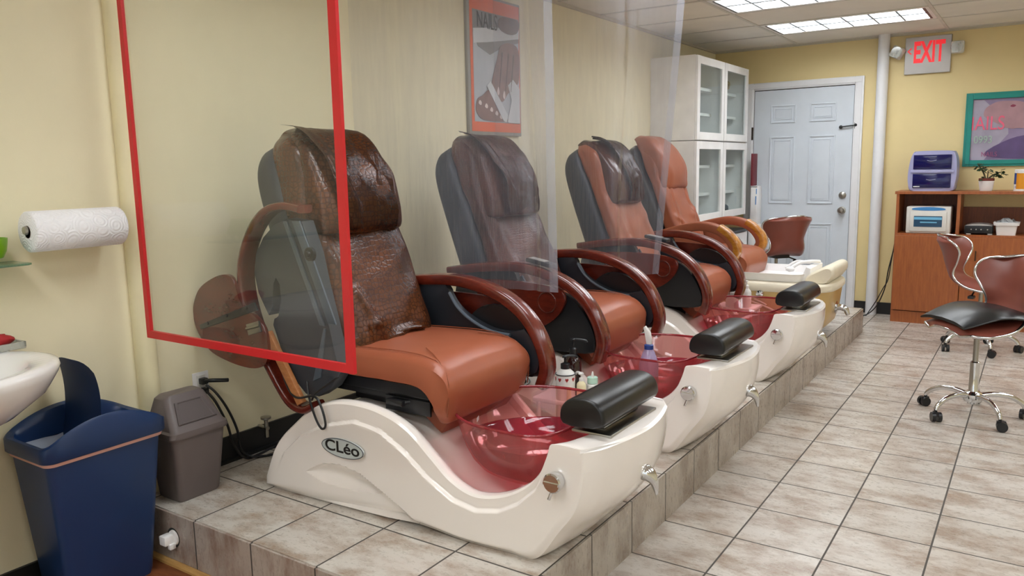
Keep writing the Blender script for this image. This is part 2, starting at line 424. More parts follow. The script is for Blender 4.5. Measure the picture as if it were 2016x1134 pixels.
# suspended ceiling: boards with a narrow shadow gap, carried by T bars
gx = [-.44+1.22*i for i in range(7)]; gy = [7.69-.605*i for i in range(21)]
cm = MB(); tb = MB()
LX = (.78, 3.22); LY = (6.48, 5.27, 3.455, 1.64, -.175, -1.99)
lights = [(x, y) for x in LX for y in LY]
def is_light(x, y): return any(abs(x-a) < .05 and abs(y-b) < .05 for a, b in lights)
for x in gx:
    for y in gy:
        x0, x1, y0, y1 = max(x, 0), min(x+1.22, XR), max(y, YF), min(y+.605, YB)
        if x1-x0 < .02 or y1-y0 < .02 or is_light(x, y): continue
        cm.box(x0+.004, x1-.004, y0+.004, y1-.004, ZC, ZC+.02)
struct('ceiling', cm, CEIL)
for x in gx[1:]: tb.box(x-.012, x+.012, YF, YB, ZC-.006, ZC+.03)
for y in gy: tb.box(0, XR, y-.012, y+.012, ZC-.005, ZC+.03)
struct('trim_1', tb, mat('ceiling_bar_paint', 'CFCBC2', .5))
struct('ceiling_void', B(-.1, XR+.1, YF-.1, YB+.1, ZC+.12, ZC+.16), CEIL)
struct('trim_2', MB().box(0, .02, YF, YB, ZC-.02, ZC+.01).box(.02, XR, YB-.02, YB, ZC-.02, ZC+.01), mat('ceiling_edge_paint', 'C7C0B0', .6))
# troffer lights
def troffer(x, y, label, group):
    t = thing('ceiling_light', label, 'light', (x+.61, y+.3, ZC), group)
    x0, x1, y0, y1 = x+.014, x+1.206, y+.014, y+.591
    f = MB()
    ringbox(f, 'z', x0, x1, y0, y1, .045, ZC-.004, ZC+.06)
    f.build('frame', WHITEP, t, 0)
    B(x0+.045, x1-.045, y0+.045, y1-.045, ZC+.035, ZC+.045).build('diffuser', FLUOR, t, 0)
    g = MB(); n = 6
    for i in range(1, n): xx = x0+.03+(x1-x0-.06)*i/n; g.box(xx-.007, xx+.007, y0+.046, y1-.046, ZC-.002, ZC+.034)
    ym = (y0+y1)/2; g.box(x0+.046, x1-.046, ym-.016, ym+.016, ZC-.001, ZC+.033)
    g.build('louver', mat('louver_blade', '8E959B', .5), t, 0)
    B(x0+.030, x0+.044, y0+.04, y1-.04, ZC-.006, ZC-.0045).build('end_gap', BLACKP, t, 0); B(x1-.044, x1-.026, y0+.04, y1-.04, ZC-.006, ZC-.0045).build('end_gap', BLACKP, t, 0)
    return t
for i, (x, y) in enumerate(lights):
    if (x, y) == (.78, 6.48): lab, g = 'white fluorescent ceiling troffer nearest the back door wall', None
    elif (x, y) == (.78, 5.27): lab, g = 'white fluorescent ceiling troffer cut by the top edge, second from the back wall', None
    else: lab, g = 'white ceiling troffer, %s from the back wall in the %s line of lights' % (('first', 'second', 'third', 'fourth', 'fifth', 'sixth')[LY.index(y)], 'left' if x < 2 else 'right'), None
    troffer(x, y, lab, g)
# baseboards
struct('baseboard_left', MB().box(0, .012, YF, PY0, 0, .10).box(0, .012, PY0, PY1, PH, PH+.105, bev=0).box(0, .03, PY0, PY1, PH, PH+.012), BLACKB)
struct('baseboard_back', MB().box(1.37, XR, YB-.012, YB, 0, .105), BLACKB)
# tiled platform
pf = struct('floor_platform', B(0, PX, PY0, PY1, 0, PH), PTOP)
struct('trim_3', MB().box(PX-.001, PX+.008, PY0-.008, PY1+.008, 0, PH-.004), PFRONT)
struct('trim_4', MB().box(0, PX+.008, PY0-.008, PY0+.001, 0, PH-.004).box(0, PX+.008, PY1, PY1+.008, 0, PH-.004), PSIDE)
struct('trim_5', MB().tube([(0, PY0-.012, .006), (1.35, PY0-.012, .006)], .014, 10), OAKTRIM)

# door in the back wall
d = MB(); yd = YB-.012
d.box(.40, 1.29, yd, YB, .01, 2.055)
def panel(x0, x1, z0, z1):
    for a, wd_, dep in ((0, .012, .009), (.03, .010, .006)): ringbox(d, 'y', x0+a, x1-a, z0+a, z1-a, wd_, yd-dep, yd-.0005, .003)
    d.box(x0+.045, x1-.045, yd-.006, yd, z0+.045, z1-.045)
for x0, x1 in ((.555, .785), (.912, 1.145)):
    panel(x0, x1, 1.75, 1.915); panel(x0, x1, .995, 1.622); panel(x0, x1, .22, .812)
door = struct('door_1', d, DOORW, 20)
B(.375, .395, YB-.03, YB-.02, 1.60, 1.72).build('hinge', BRASS, door); B(.375, .395, YB-.03, YB-.02, .22, .34).build('hinge', BRASS, door)
MB().box(.396, .3995, YB-.010, YB-.001, .012, 2.06).box(1.2905, 1.294, YB-.010, YB-.001, .012, 2.06).box(.3995, 1.2905, YB-.010, YB-.001, 2.0555, 2.061).build('door_gap', INK, door, 0)
kb = MB().lathe([(0, 0), (.034, 0), (.034, -.008), (.014, -.012), (.014, -.035), (.028, -.045), (.03, -.06), (.022, -.072), (0, -.074)], (1.227, yd, .936), 'y').build('door_knob', STEEL, door)
MB().lathe([(0, 0), (.032, 0), (.032, -.012), (.02, -.022), (0, -.024)], (1.227, yd, 1.075), 'y').build('deadbolt', STEEL, door)
MB().tube([(1.19, yd-.02, 1.69), (1.25, yd-.025, 1.695), (1.30, yd-.02, 1.70)], .006, 8).ball((1.19, yd-.015, 1.688), .017).ball((1.315, yd-.02, 1.702), .014).box(1.305, 1.325, YB-.03, YB-.014, 1.67, 1.725).build('hook_latch', BLACKP, door)
tr = MB()
tr.box(.32, .395, YB-.028, YB, 0, 2.13, bev=.004).box(1.295, 1.37, YB-.028, YB, 0, 2.13, bev=.004).box(.396, 1.294, YB-.028, YB, 2.062, 2.13, bev=.004)
tr.box(1.31, 1.355, YB-.036, YB-.029, .01, 2.075).box(.33, .38, YB-.036, YB-.029, .01, 2.075).box(.33, 1.355, YB-.036, YB-.029, 2.078, 2.118)
struct('trim_6', tr, TRIMW)
# pipes
tag(MB().tube([(1.52, 7.68, 0), (1.52, 7.68, ZC)], .047, 28).build('drain_pipe', TRIMW), 'tall white vertical pipe between the white door and the exit sign', 'pipe')
tag(MB().tube([(.012, 1.612, PH), (.012, 1.612, ZC)], .040, 24).build('conduit_pipe', PIPEP), 'cream painted vertical pipe on the wall beside the paper towel roll', 'pipe')

# ------------------------------------------------------------------ pedicure spa chairs
BK = [(0, .335, .199), (.1, .40, .199), (.3, .667, .202), (.5, .955, .204), (.58, 1.10, .212), (.66, 1.27, .199), (.8, 1.45, .199), (.86, 1.535, .205), (.9, 1.611, .30), (.94, 1.681, .394), (.97, 1.706, .49), (1, 1.709, .574)]
TK = [(0, .336, .21), (.05, .368, .262), (.1, .444, .392), (.15, .539, .486), (.2, .627, .549), (.27, .733, .588), (.33, .843, .598), (.4, .956, .583), (.46, 1.054, .543), (.53, 1.147, .467), (.6, 1.227, .402), (.66, 1.307, .371), (.71, 1.377, .375), (.76, 1.453, .401), (.81, 1.519, .444), (.86, 1.566, .50), (.905, 1.594, .56), (.925, 1.606, .584), (1, 1.70, .584)]
HWK = [(0, .29), (.04, .335), (.2, .345), (.5, .325), (.8, .305), (1, .292)]
WLX = [(.596, .309), (.64, .335), (.682, .356), (.761, .366), (.848, .352), (.96, .298), (1.039, .257), (1.12, .205)]
LFX = [(.596, .309), (.676, .281), (.81, .270), (.90, .275), (.981, .292)]
BDX = [(.40, .22), (.48, .36), (.56, .43), (.693, .497), (.839, .534), (.953, .517), (1.05, .464), (1.143, .39), (1.243, .335), (1.332, .318), (1.418, .335), (1.486, .373), (1.551, .434), (1.60, .53), (1.62, .60)]
def itp(tab, x):
    return float(np.interp(x, [a for a, b in tab], [b for a, b in tab]))
def side_disp(x, z, s):
    dv = 0
    if .596 < x < 1.12:
        zl = itp(WLX, x); k = sstep(.596, .80, x); below = sstep(0, .010, zl-z)
        dv -= (.016+.030*sstep(.7, 1.1, x))*k*below
        if x < .981:
            zf = itp(LFX, x)
            if z < zl and z > zf: dv -= .034*math.sin(PI*(z-zf)/(zl-zf))**.7*math.sin(PI*(x-.596)/(.385))**.7
    if x > .42:
        zb = itp(BDX, x); f = sstep(-.007, .007, z-zb)*(1-sstep(1.50, 1.60, x))*sstep(.42, .55, x)
        dv -= .013*f+.10*max(0, z-zb-.012)*f
    # inward lean to the ends
    return dv
def BF(q):
    """plan of the toe: flat chamfer next to each side, then a shallow arc"""
    q = min(1, abs(q))
    return .42*(1-q)/.16 if q > .84 else .42+.58*(1-(q/.84)**1.8)
def spa_base_mb():
    mb = MB(); NS = 250; K = 90; NB = 25; rings = []
    for i in range(NS):
        s = i/(NS-1); bp = keyed(BK, s); tp = keyed(TK, s); hw = keyed([(a, b, 0) for a, b in HWK], s).x
        bulge = .075*sstep(.78, .93, s)
        def P(x, y, z):
            return V(x+bulge*BF(y/hw), y, z)
        ring = []
        hh = tp.y-bp.y; rb = min(.02, hh*.3)
        for j in range(NB+1):      # bottom from -y to +y (front face near the toe)
            y = (hw-.018+.015*sstep(.86, .93, s))*(-1+2*j/NB); ring.append(P(bp.x, y, bp.y))
        side = []
        for j in range(K+1):
            t = j/K; x = bp.x+(tp.x-bp.x)*t; z = bp.y+rb*.4+(hh-.012-rb*.4)*t
            side.append((x, hw+side_disp(x, z, s)-(.012-.009*sstep(.86, .93, s))*(1-min(1, t*10))**2, z))
        for x, y, z in side: ring.append(P(x, y, z) if bulge < .001 else V(x+bulge*BF(y/hw), y, z))
        xe, ye, ze = side[-1]
        # rounded crest then the dished inside
        dip = (.022*sstep(.1, .2, s)+.035*sstep(.24, .36, s))*(1-sstep(.86, .915, s)); cs = 1-.80*sstep(.87, .92, s)
        crest = [(ye-.006*cs, .008+.004*(1-cs)), (ye-.018*cs, .012), (ye-.030*cs, .011), (ye-.042*cs, .004+.008*(1-cs)), (ye-.055*cs, .008-dip*.55+.004*(1-cs))]
        top = [P(tp.x, yy, tp.y-.012+dz) for yy, dz in crest]
        ring += top
        yi = ye-.055*cs
        for j in range(1, NB):
            y = yi*(1-2*j/NB); c = 1-(y/yi)**2
            cen = .02*math.exp(-((tp.x-1.02)/.13)**2)*c**.8
            ring.append(P(tp.x, y, tp.y-.004-dip*(.55+.45*min(1, 5*(1-abs(y/yi))))+cen+.004*(1-cs)))
        ring += [V(p.x, -p.y, p.z) for p in reversed(top)]
        ring += [V(x+bulge*BF(y/hw), -y, z) for x, y, z in reversed(side)]
        rings.append(ring)
    mb.loft(rings); return mb
def bowl_ring(z, k, n=64, rx0=1.09, rx1=1.575, hw=.262):
    """D-shaped plan: round towards the seat, straight against the toe block; k shrinks it towards the bottom"""
    out = []
    cx = 1.375+.0*k
    for i in range(n):
        a = 2*PI*i/n; c, s_ = math.cos(a), math.sin(a)
        if c > 0: x = cx+(rx1-cx)*spow(c, .38); y = hw*spow(s_, .62)
        else: x = cx+(cx-rx0)*spow(c, .95); y = hw*spow(s_, .95)
        x = 1.40+(x-1.40)*k; y = y*k
        out.append(V(x, y, z))
    return out
BPROF = [(.574, 1.0), (.55, .975), (.51, .94), (.46, .885), (.42, .82), (.39, .735), (.372, .63), (.362, .5), (.358, .3), (.357, .05)]
def bz(x, z):  # keep the bowl on the saddle: the seat side of its floor rises
    return z
def bowl_mb():
    mb = MB(); R = []
    for z, k in BPROF: R.append([V(p.x+.0, p.y, p.z) for p in bowl_ring(z, k)])
    mb.loft(R, cap0=False, cap1=True); return mb
def liner_mb():
    mb = MB(); R = []
    for z, k in [(.50, .91), (.47, .88), (.43, .82), (.395, .73), (.378, .61), (.368, .48), (.364, .3), (.363, .05)]:
        R.append([V(p.x, p.y*.985, p.z+(.0 if z < .46 else (-.012+.022*math.cos((i/64)*2*PI+.6) if z > .48 else -.004))) for i, p in enumerate(bowl_ring(z, k))])
    mb.loft(R, cap0=False, cap1=True); return mb
def footrest_mb():
    mb = MB(); L = [( -.19, 0), (.19, 0)]
    prof = []
    for i in range(20):
        a = PI*i/19; prof.append((.080*spow(math.cos(a), .8), .068*math.sin(a)**.8))
    prof += [(-.072, -.014), (-.04, -.022), (.04, -.022), (.072, -.014)]
    R = []
    for y, k in ((-.200, .86), (-.199, .93), (-.195, .975), (-.188, 1.0), (0, 1.0), (.188, 1.0), (.195, .975), (.199, .93), (.200, .86)):
        R.append([V(1.652+a*k*.96, y*1.0, .634+(b-.02)*k+.02) for a, b in prof])
    mb.loft(R)
    bmesh.ops.rotate(mb.b, cent=(1.655, 0, .66), matrix=Matrix.Rotation(math.radians(-3), 3, 'Y'), verts=mb.b.verts); return mb

def rail_mb(path, y0, y1, th, n=6, taper=None):
    """bent arm rail: path in x,z (outer edge), thickness inwards, rounded section"""
    P = crom2(path, n); R = []; m = len(P)
    for i, (x, z) in enumerate(P):
        a = P[max(i-1, 0)]; b = P[min(i+1, m-1)]; t = Vector((b[0]-a[0], b[1]-a[1])); t.normalize(); nn = Vector((t.y, -t.x))
        k = 1 if not taper else taper(i/(m-1))
        yc, hw = (y0+y1)/2, (y1-y0)/2; ring = []
        for q in range(20):
            al = 2*PI*q/20; u = spow(math.cos(al), .45); v = spow(math.sin(al), .45)
            off = (u+1)/2*th*k
            ring.append(V(x+nn.x*off, yc+hw*v, z+nn.y*off))
        R.append(ring)
    mb = MB(); mb.loft(R); return mb
ARM = [(.42, .925), (.60, .952), (.80, .965), (.95, .945), (1.08, .898), (1.18, .82), (1.24, .72), (1.258, .63), (1.235, .55)]
PANEL = [(.50, .92), (.78, .925)]+crom2([(.79, .90), (.83, .845), (.90, .80), (1.0, .765), (1.10, .76)], 5)+crom2([(1.15, .78), (1.205, .71), (1.21, .63), (1.17, .60)], 4)+[(1.0, .60), (.70, .62), (.52, .70)]
PANELO = crom2([(.80, .66), (.86, .78), (.95, .85), (1.06, .84), (1.14, .78), (1.20, .68), (1.205, .60), (1.12, .585), (.95, .585), (.84, .60)], 5, True)
TRAYP = crom2([(.60, .87), (.75, .885), (.92, .88), (1.03, .865), (1.075, .835), (1.06, .775), (1.01, .72), (.94, .685), (.84, .68), (.72, .72), (.62, .80)], 6, True)

def cushion(front, rear, keys_w, wr=0.0, seed=0, n=70, m=72, ex=.42, folds=None):
    """padded back: for each height a rounded section between rear and front points; wr = wrinkle height"""
    mb = MB(); R = []
    for i in range(n):
        s = i/(n-1); f = keyed(front, s); r = keyed(rear, s); hw = keyed([(a, b, 0) for a, b in keys_w], s).x
        mid = (f+r)/2; half = (f-r)/2; ring = []
        for j in range(m):
            a = 2*PI*j/m; c = spow(math.cos(a), .55); t = spow(math.sin(a), ex)
            k = 1.0
            x = mid.x+half.x*c; z = mid.y+half.y*c; y = hw*t
            dv = 0
            if wr:
                p = Vector((x*4+seed*3.1, y*7, z*5)); q = Vector((x*14+seed, y*18, z*9))
                dv = wr*(noise.noise(p)*1.2+noise.noise(q)*.5)
                if folds:
                    for (sy, sz, ey, ez, hh, wd) in folds:
                        ab = Vector((ey-sy, ez-sz)); ap = Vector((y-sy, s-sz)); tt = max(0, min(1, ap.dot(ab)/ab.dot(ab)))
                        dd = (ap-ab*tt); dd = math.sqrt(dd.x**2+(dd.y*.8)**2)
                        dv += hh*math.exp(-(dd/wd)**2)*(c > -.2)
            hx = half.normalized() if half.length > 1e-6 else Vector((1, 0))
            ring.append(V(x+hx.x*dv*c, y+dv*t*.7, z+hx.y*dv*c))
        R.append(ring)
    mb.loft(R); return mb
FR = [(0, .775, .735), (.12, .755, .80), (.28, .70, .93), (.45, .635, 1.08), (.58, .585, 1.20), (.68, .56, 1.29), (.80, .53, 1.39), (.90, .49, 1.47), (.96, .43, 1.515), (1, .36, 1.53)]
RR = [(0, .63, .72), (.12, .61, .81), (.28, .57, .945), (.45, .515, 1.10), (.58, .465, 1.21), (.68, .42, 1.29), (.80, .38, 1.385), (.90, .345, 1.455), (.96, .335, 1.495), (1, .33, 1.505)]
RR0 = [(0, .60, .71), (.12, .565, .79), (.28, .51, .92), (.45, .45, 1.07), (.58, .40, 1.18), (.68, .365, 1.27), (.80, .335, 1.37), (.90, .32, 1.45), (.96, .32, 1.49), (1, .325, 1.505)]
SF = [(0, .66, .66), (.3, .60, .92), (.6, .49, 1.20), (.8, .41, 1.38), (.92, .37, 1.46), (1, .33, 1.49)]
SR = [(0, .50, .64), (.3, .415, .88), (.6, .315, 1.16), (.8, .265, 1.34), (.92, .275, 1.43), (1, .305, 1.475)]
BW = [(0, .225), (.1, .24), (.5, .238), (.8, .225), (.92, .205), (1, .15)]
SW = [(0, .21), (.1, .24), (.6, .24), (.85, .232), (.95, .20), (1, .15)]
PF = [(0, .575, 1.155), (.10, .625, 1.155), (.3, .64, 1.21), (.55, .63, 1.30), (.75, .595, 1.385), (.9, .535, 1.47), (.97, .46, 1.53), (1, .38, 1.545)]
PR = [(0, .55, 1.165), (.10, .52, 1.18), (.3, .50, 1.22), (.55, .46, 1.30), (.75, .43, 1.38), (.9, .38, 1.46), (.97, .34, 1.50), (1, .33, 1.51)]
def pillow_mb(w0, seed, n=48, m=64, wr=.006, folds=()):
    return cushion(PF, PR, [(0, w0*.93), (.12, w0), (.8, w0*.96), (.93, w0*.87), (1, w0*.7)], wr, seed, n, m, .36, folds)
def drape_mb(pts_edge, seed, y0, y1, zlow):
    """loose cloth thrown over the head end: a thin sheet following the front, with a free near edge that stands up in a fold"""
    mb = MB(); R = []; n, m = 44, 30; 
    for i in range(n):
        s = i/(n-1); f = keyed(PF, .12+.88*s); ring = []
        for j in range(m):
            t = j/(m-1); y = y0+(y1-y0)*t
            edge = math.exp(-((t)/.10)**2)*.030*(.4+.6*math.sin(s*5+seed)**2)+math.exp(-((t-.28+.12*s)/.06)**2)*.014
            wrk = .006*noise.noise(Vector((y*12, s*5, seed)))+.004*noise.noise(Vector((y*30, s*9, seed+4)))
            ys = y+.03*(1-s)*(1-t)*2
            ring.append((V(f.x+.006+edge+wrk, ys, f.y+.004+edge*.6+wrk*.6)))
        R.append(ring)
    mb.loft(R, closed=False)
    r = bmesh.ops.solidify(mb.b, geom=mb.b.faces[:], thickness=.004); return mb
def seat_mb():
    prof = crom2([(.60, .70), (.62, .748), (.75, .757), (.90, .762), (1.03, .762), (1.12, .75), (1.175, .715), (1.195, .66), (1.185, .60), (1.165, .552), (1.135, .548), (1.12, .59), (1.06, .655), (.9, .662), (.70, .662)], 5, True)
    cx, cz = .95, .69; R = []
    for k in range(25):
        t = -1+2*k/24; a = abs(t); sh = 1-.030*max(0, (a-.80)/.20)**2.2; shz = 1-.30*max(0, (a-.86)/.14)**2.5
        y = .248*t; ring = []
        for x, z in prof:
            crown = .010*(1-a**2) if z > .72 else 0
            ring.append(V(cx+(x-cx)*sh, y, cz+(z-cz)*shz+crown+.0015*noise.noise(Vector((x*12, y*12, z*12)))))
        R.append(ring)
    mb = MB(); mb.loft(R); return mb
def seam_mb():
    mb = MB()
    for s in (-1, 1):
        top = [(.66, .754), (.80, .760), (.95, .765), (1.05, .762), (1.11, .750)]
        mb.tube([(x, s*.212, z+.006) for x, z in crom2(top, 5)], .0016, 6)
        mb.tube([V(*p) for p in [(1.11, s*.212, .758), (1.14, s*.215, .742), (1.165, s*.225, .722), (1.185, s*.238, .69), (1.186, s*.243, .64), (1.178, s*.243, .58)]], .0022, 6)
        mb.tube([V(*p) for p in [(1.02, s*.150, .776), (1.08, s*.185, .768), (1.13, s*.21, .75), (1.16, s*.232, .72)]], .0018, 6)
    return mb
def flap_mb():
    return MB().prism([(1.02, .57), (1.13, .60), (1.155, .555), (1.115, .50), (1.09, .515), (1.05, .55)], -.20, .20, 'y', .006)
def under_mb():
    mb = MB()
    mb.box(.58, 1.10, -.235, .235, .622, .664, bev=.004).box(.60, 1.085, -.225, .225, .600, .622)
    mb.box(.68, 1.06, -.16, .16, .555, .61).box(.74, 1.04, -.13, .13, .50, .56)
    mb.box(.90, 1.10, -.236, -.228, .565, .615).box(.90, 1.10, .228, .236, .565, .615)
    return mb
MESH = {}
def part(parent, name, key, fn, m, sm=40):
    """first use builds the mesh, later chairs share it"""
    k = (name, key)
    if k not in MESH:
        o = fn().build(name, m, parent, sm); MESH[k] = o.data; return o
    o = bpy.data.objects.new(name, MESH[k]); C.objects.link(o); o.parent = parent; ORG[o.name] = ORG[parent.name]
    return o
def mirror(mb):
    bmesh.ops.scale(mb.b, vec=(1, -1, 1), verts=mb.b.verts); bmesh.ops.reverse_faces(mb.b, faces=mb.b.faces[:]); return mb
def arm_down(t, side):
    """one lowered armrest, side = -1 near the camera, +1 beyond"""
    s = side
    def y(a, b): return (a, b) if s > 0 else (-b, -a)
    rail = part(t, 'armrest', side, lambda: rail_mb(ARM, *y(.262, .335), .046), CHERRY)
    part(rail, 'arm_panel', side, lambda: MB().prism(PANEL, *y(.268, .296), 'y', .004), DARKG)
    part(rail, 'arm_panel_cover', side, lambda: MB().prism(PANELO, *y(.296, .325), 'y', .010), BLACKP)
    part(rail, 'side_tray', side, lambda: MB().prism(TRAYP, *y(.330, .346), 'y', .005), CHERRY)
    yy = .347*s
    part(rail, 'tray_ring', side, lambda: MB().tube([(.985+.045*math.cos(a), yy, .80+.045*math.sin(a)) for a in [2*PI*k/36 for k in range(36)]], .0035, 8, True), CHERRYD)
    part(rail, 'arm_lip', side, lambda: MB().tube([V(x, .262*s, z) for x, z in crom2([(.80, .895), (.84, .838), (.91, .79), (1.0, .757), (1.09, .75)], 5)], .007, 8), GREYL)
    return rail
PADS = {}
def spa_chair(yc, key, label, back_mat, pillow_m, near='down'):
    t = thing('pedicure_chair', label, 'pedicure chair', (.95, yc, PH))
    off0 = ORG[t.name]; ORG[t.name] = Vector((.95, 0, 0+PH))
    t['group'] = 'pedicure chairs with pink foot bowls'
    b = part(t, 'spa_base', 0, spa_base_mb, GELCOAT, 26)
    # badge on the near side
    bd = part(b, 'badge', 0, lambda: MB().prism([(.79+.10*math.cos(a), .432+.033*math.sin(a)) for a in [2*PI*k/48 for k in range(48)]], -.347, -.338, 'y', .001), GREYINK)
    part(b, 'badge_lettering', 0, lambda: xf(text_mb('CLéo', .056, .0006, 1.35, .0008), *facing('-y', (.79, -.3478, .434))), INK, 0)
    part(b, 'badge_rim', 0, lambda: MB().tube([(.79+.10*math.cos(a), -.3465, .432+.033*math.sin(a)) for a in [2*PI*k/48 for k in range(48)]], .0015, 6, True), GREYP)
    for s in (-1, 1):
        yk = -.303 if s < 0 else .303
        part(b, 'valve_knob', s, lambda: MB().lathe([(0, 0), (.028, 0), (.030, .010*s), (.030, .026*s), (.026, .030*s), (0, .031*s)], (1.625, yk-.002*s, .478), 'y').cyl((1.62, yk+.015*s, .45), (1.612, yk+.02*s, .425), .005).box(1.60, 1.65, yk+.030*s-.003, yk+.030*s+.003, .474, .482), CHROME)
    part(b, 'spout_plate', 0, lambda: MB().lathe([(0, -.03), (.048, -.03), (.048, .004), (.040, .010), (.022, .012), (0, .012)], (1.742, 0, .425), 'x', 36), CHROME)
    part(b, 'spout', 0, lambda: MB().tube(crom([(1.742, 0, .430), (1.765, 0, .432), (1.788, 0, .422), (1.803, 0, .400), (1.810, 0, .365)], 5), .02, 18, rs=[.022]*3+[.027]*5+[.026-.00185*k for k in range(13)]), CHROME)
    part(t, 'foot_bowl', 0, bowl_mb, PINK, 60)
    part(t, 'bowl_rim', 0, lambda: MB().tube([V(p.x, p.y, .576) for p in bowl_ring(.57, 1.0)], .0052, 8, True), PINKR, 60)
    part(t, 'bowl_liner', 0, liner_mb, PINKD, 60)
    f = part(t, 'footrest', 0, footrest_mb, BLACKV, 50)
    part(f, 'footrest_bracket', 0, lambda: MB().box(1.615, 1.69, -.12, .12, .593, .625, bev=.003).box(1.60, 1.735, -.165, .165, .584, .592, bev=.002), STEEL)
    st = part(t, 'seat', 0, seat_mb, SEATL, 50); part(st, 'seat_seam', 0, seam_mb, mat('seam_thread', '8F4B2D', .5))
    part(st, 'front_flap', 0, flap_mb, mat('flap_leather', '7E3D24', .4))
    part(t, 'seat_mechanism', 0, under_mb, BLACKP, 20)
    part(t, 'rear_housing', 0, lambda: MB().prism([(.36, .67), (.70, .655), (.72, .80), (.60, .85), (.40, .84)], -.235, .235, 'y', .012), GREYP)
    part(t, 'back_shell', 0, lambda: cushion(SF, SR, SW, 0, 0, 40, 48, .3), GREYP if near == 'up' else DARKG)
    folds = [(-.06, .02, -.10, .16, .030, .016), (-.10, .16, -.14, .30, .018, .016), (-.03, .04, .03, .11, .028, .014), (.03, .11, .10, .09, .026, .013), (.10, .09, .13, .04, .018, .014), (-.05, .01, .12, .015, .014, .012), (-.16, .0, -.20, .9, .012, .025), (.02, .35, .18, .45, .008, .03)]
    bk = part(t, 'backrest', key, lambda: cushion(FR, RR0 if key == 0 else RR, BW, .011 if key != 2 else .014, key, 130, 150, .42, folds), back_mat, 60)
    part(bk, 'head_pillow', key, lambda: pillow_mb(.215, key+5, wr=.017), pillow_m, 60)
    part(bk, 'head_cover', key, lambda: drape_mb(None, key+1, -.20 if key != 2 else -.13, .15, 0), pillow_m, 60)
    arm_down(t, 1)
    if near == 'down': arm_down(t, -1)
    ORG[t.name] = off0
    return t
YC = (2.18, 3.235, 4.50)
L1 = 'front pedicure chair, nearest, near armrest swung up, crocodile-pattern brown back'
c1 = spa_chair(YC[0], 0, L1, CROC, CROC, 'up')
c2 = spa_chair(YC[1], 1, 'second pedicure chair from the front, dark brown back, tall spray bottle in its bowl', CROC2, CROC2)
c3 = spa_chair(YC[2], 2, 'third pedicure chair, tan back with a dark brown cover over its headrest', TANL, DKL)

ORG[c1.name] = Vector((.95, YC[0], PH))
sub(c1, 'bowl_sticker', MB().box(-.016, .016, -.0006, .0006, -.007, .007, mtx=Matrix.Translation((1.155, 2.135, .515)) @ Matrix.Rotation(-1.15, 4, 'Z')), WHITEP, 0)
# the swung-up armrest of the front chair with its opened tray
ORG[c1.name] = Vector((.95, YC[0], PH))
RAILUP = [(.617, 1.241), (.526, 1.251), (.443, 1.233), (.376, 1.182), (.322, 1.105), (.293, 1.028), (.292, .941), (.317, .846), (.365, .744), (.428, .654), (.503, .565), (.57, .545), (.62, .566)]
def flip(p): return list(reversed(p))
ra = sub(c1, 'raised_armrest', rail_mb(flip([(x, z) for x, z in RAILUP]), 1.845, 1.915, -.03, 6, lambda t: 1), CHERRY)
bodyp = [(.608, 1.213), (.649, 1.101), (.673, .995), (.712, .855), (.737, .749), (.757, .688), (.707, .626), (.639, .585), (.573, .585), (.51, .636), (.462, .717), (.416, .826)]
inner = [(.454, .86), (.476, .926), (.473, .982), (.45, 1.012), (.43, .98), (.424, .92)]
bp2 = bodyp+[(.424, .85)]+[(.454, .86), (.476, .926), (.473, .982), (.45, 1.012), (.43, .98), (.424, .90), (.395, .86), (.345, .94), (.33, 1.011), (.345, 1.087), (.393, 1.15), (.453, 1.195), (.523, 1.22)]
sub(ra, 'raised_arm_panel', MB().prism(bp2, 1.875, 1.93, 'y', .004), GREYP)
sub(ra, 'panel_ridge', MB().prism([(.515, 1.212), (.535, 1.213), (.697, .85), (.674, .851)], 1.866, 1.876, 'y', .003).prism([(.560, 1.215), (.600, 1.215), (.755, .86), (.715, .86)], 1.868, 1.876, 'y', .003).prism([(.62, .64), (.66, .66), (.70, .84), (.69, .84)], 1.869, 1.876, 'y', .002), GREYL)
sub(ra, 'arm_bolt', MB().lathe([(0, -.022), (.010, -.022), (.012, -.012), (.024, -.010), (.026, 0), (0, 0)], (.652, 1.868, 1.101), 'y'), BLACKP)
tp = crom2([(.0, .85), (.025, .912), (.069, .955), (.153, .994), (.222, 1.008), (.262, .99), (.279, .95), (.300, .90), (.37, .865), (.425, .818), (.436, .74), (.417, .69), (.372, .667), (.298, .661), (.193, .672), (.086, .703), (.014, .777)], 5, True)
sub(ra, 'open_tray', MB().prism(tp, 1.83, 1.846, 'y', .004), CHERRY)
sub(ra, 'tray_bracket', MB().prism([(.045, .80), (.383, .915), (.40, .888), (.05, .783)], 1.822, 1.83, 'y', .001).lathe([(0, -.004), (.006, -.004), (.007, 0), (0, 0)], (.10, 1.822, .812), 'y', 12).lathe([(0, -.004), (.006, -.004), (.007, 0), (0, 0)], (.22, 1.822, .853), 'y', 12).lathe([(0, -.004), (.006, -.004), (.007, 0), (0, 0)], (.34, 1.822, .893), 'y', 12), BLACKP)
sub(ra, 'tray_hinge', MB().prism([(.335, .83), (.405, .85), (.415, .81), (.345, .79)], 1.818, 1.828, 'y', .001).cyl((.34, 1.817, .815), (.415, 1.817, .835), .006), STEEL)
sub(ra, 'tray_stay', MB().prism([(.392, .80), (.43, .81), (.592, .565), (.56, .548)], 1.842, 1.862, 'y', .003), PLYEDGE)
sub(c1, 'seat_lever', MB().tube([(1.02, 1.96, .605), (1.0, 1.94, .603), (.98, 1.93, .600)], .008, 8).box(.925, 1.0, 1.915, 1.94, .590, .612, bev=.007), BLACKP)
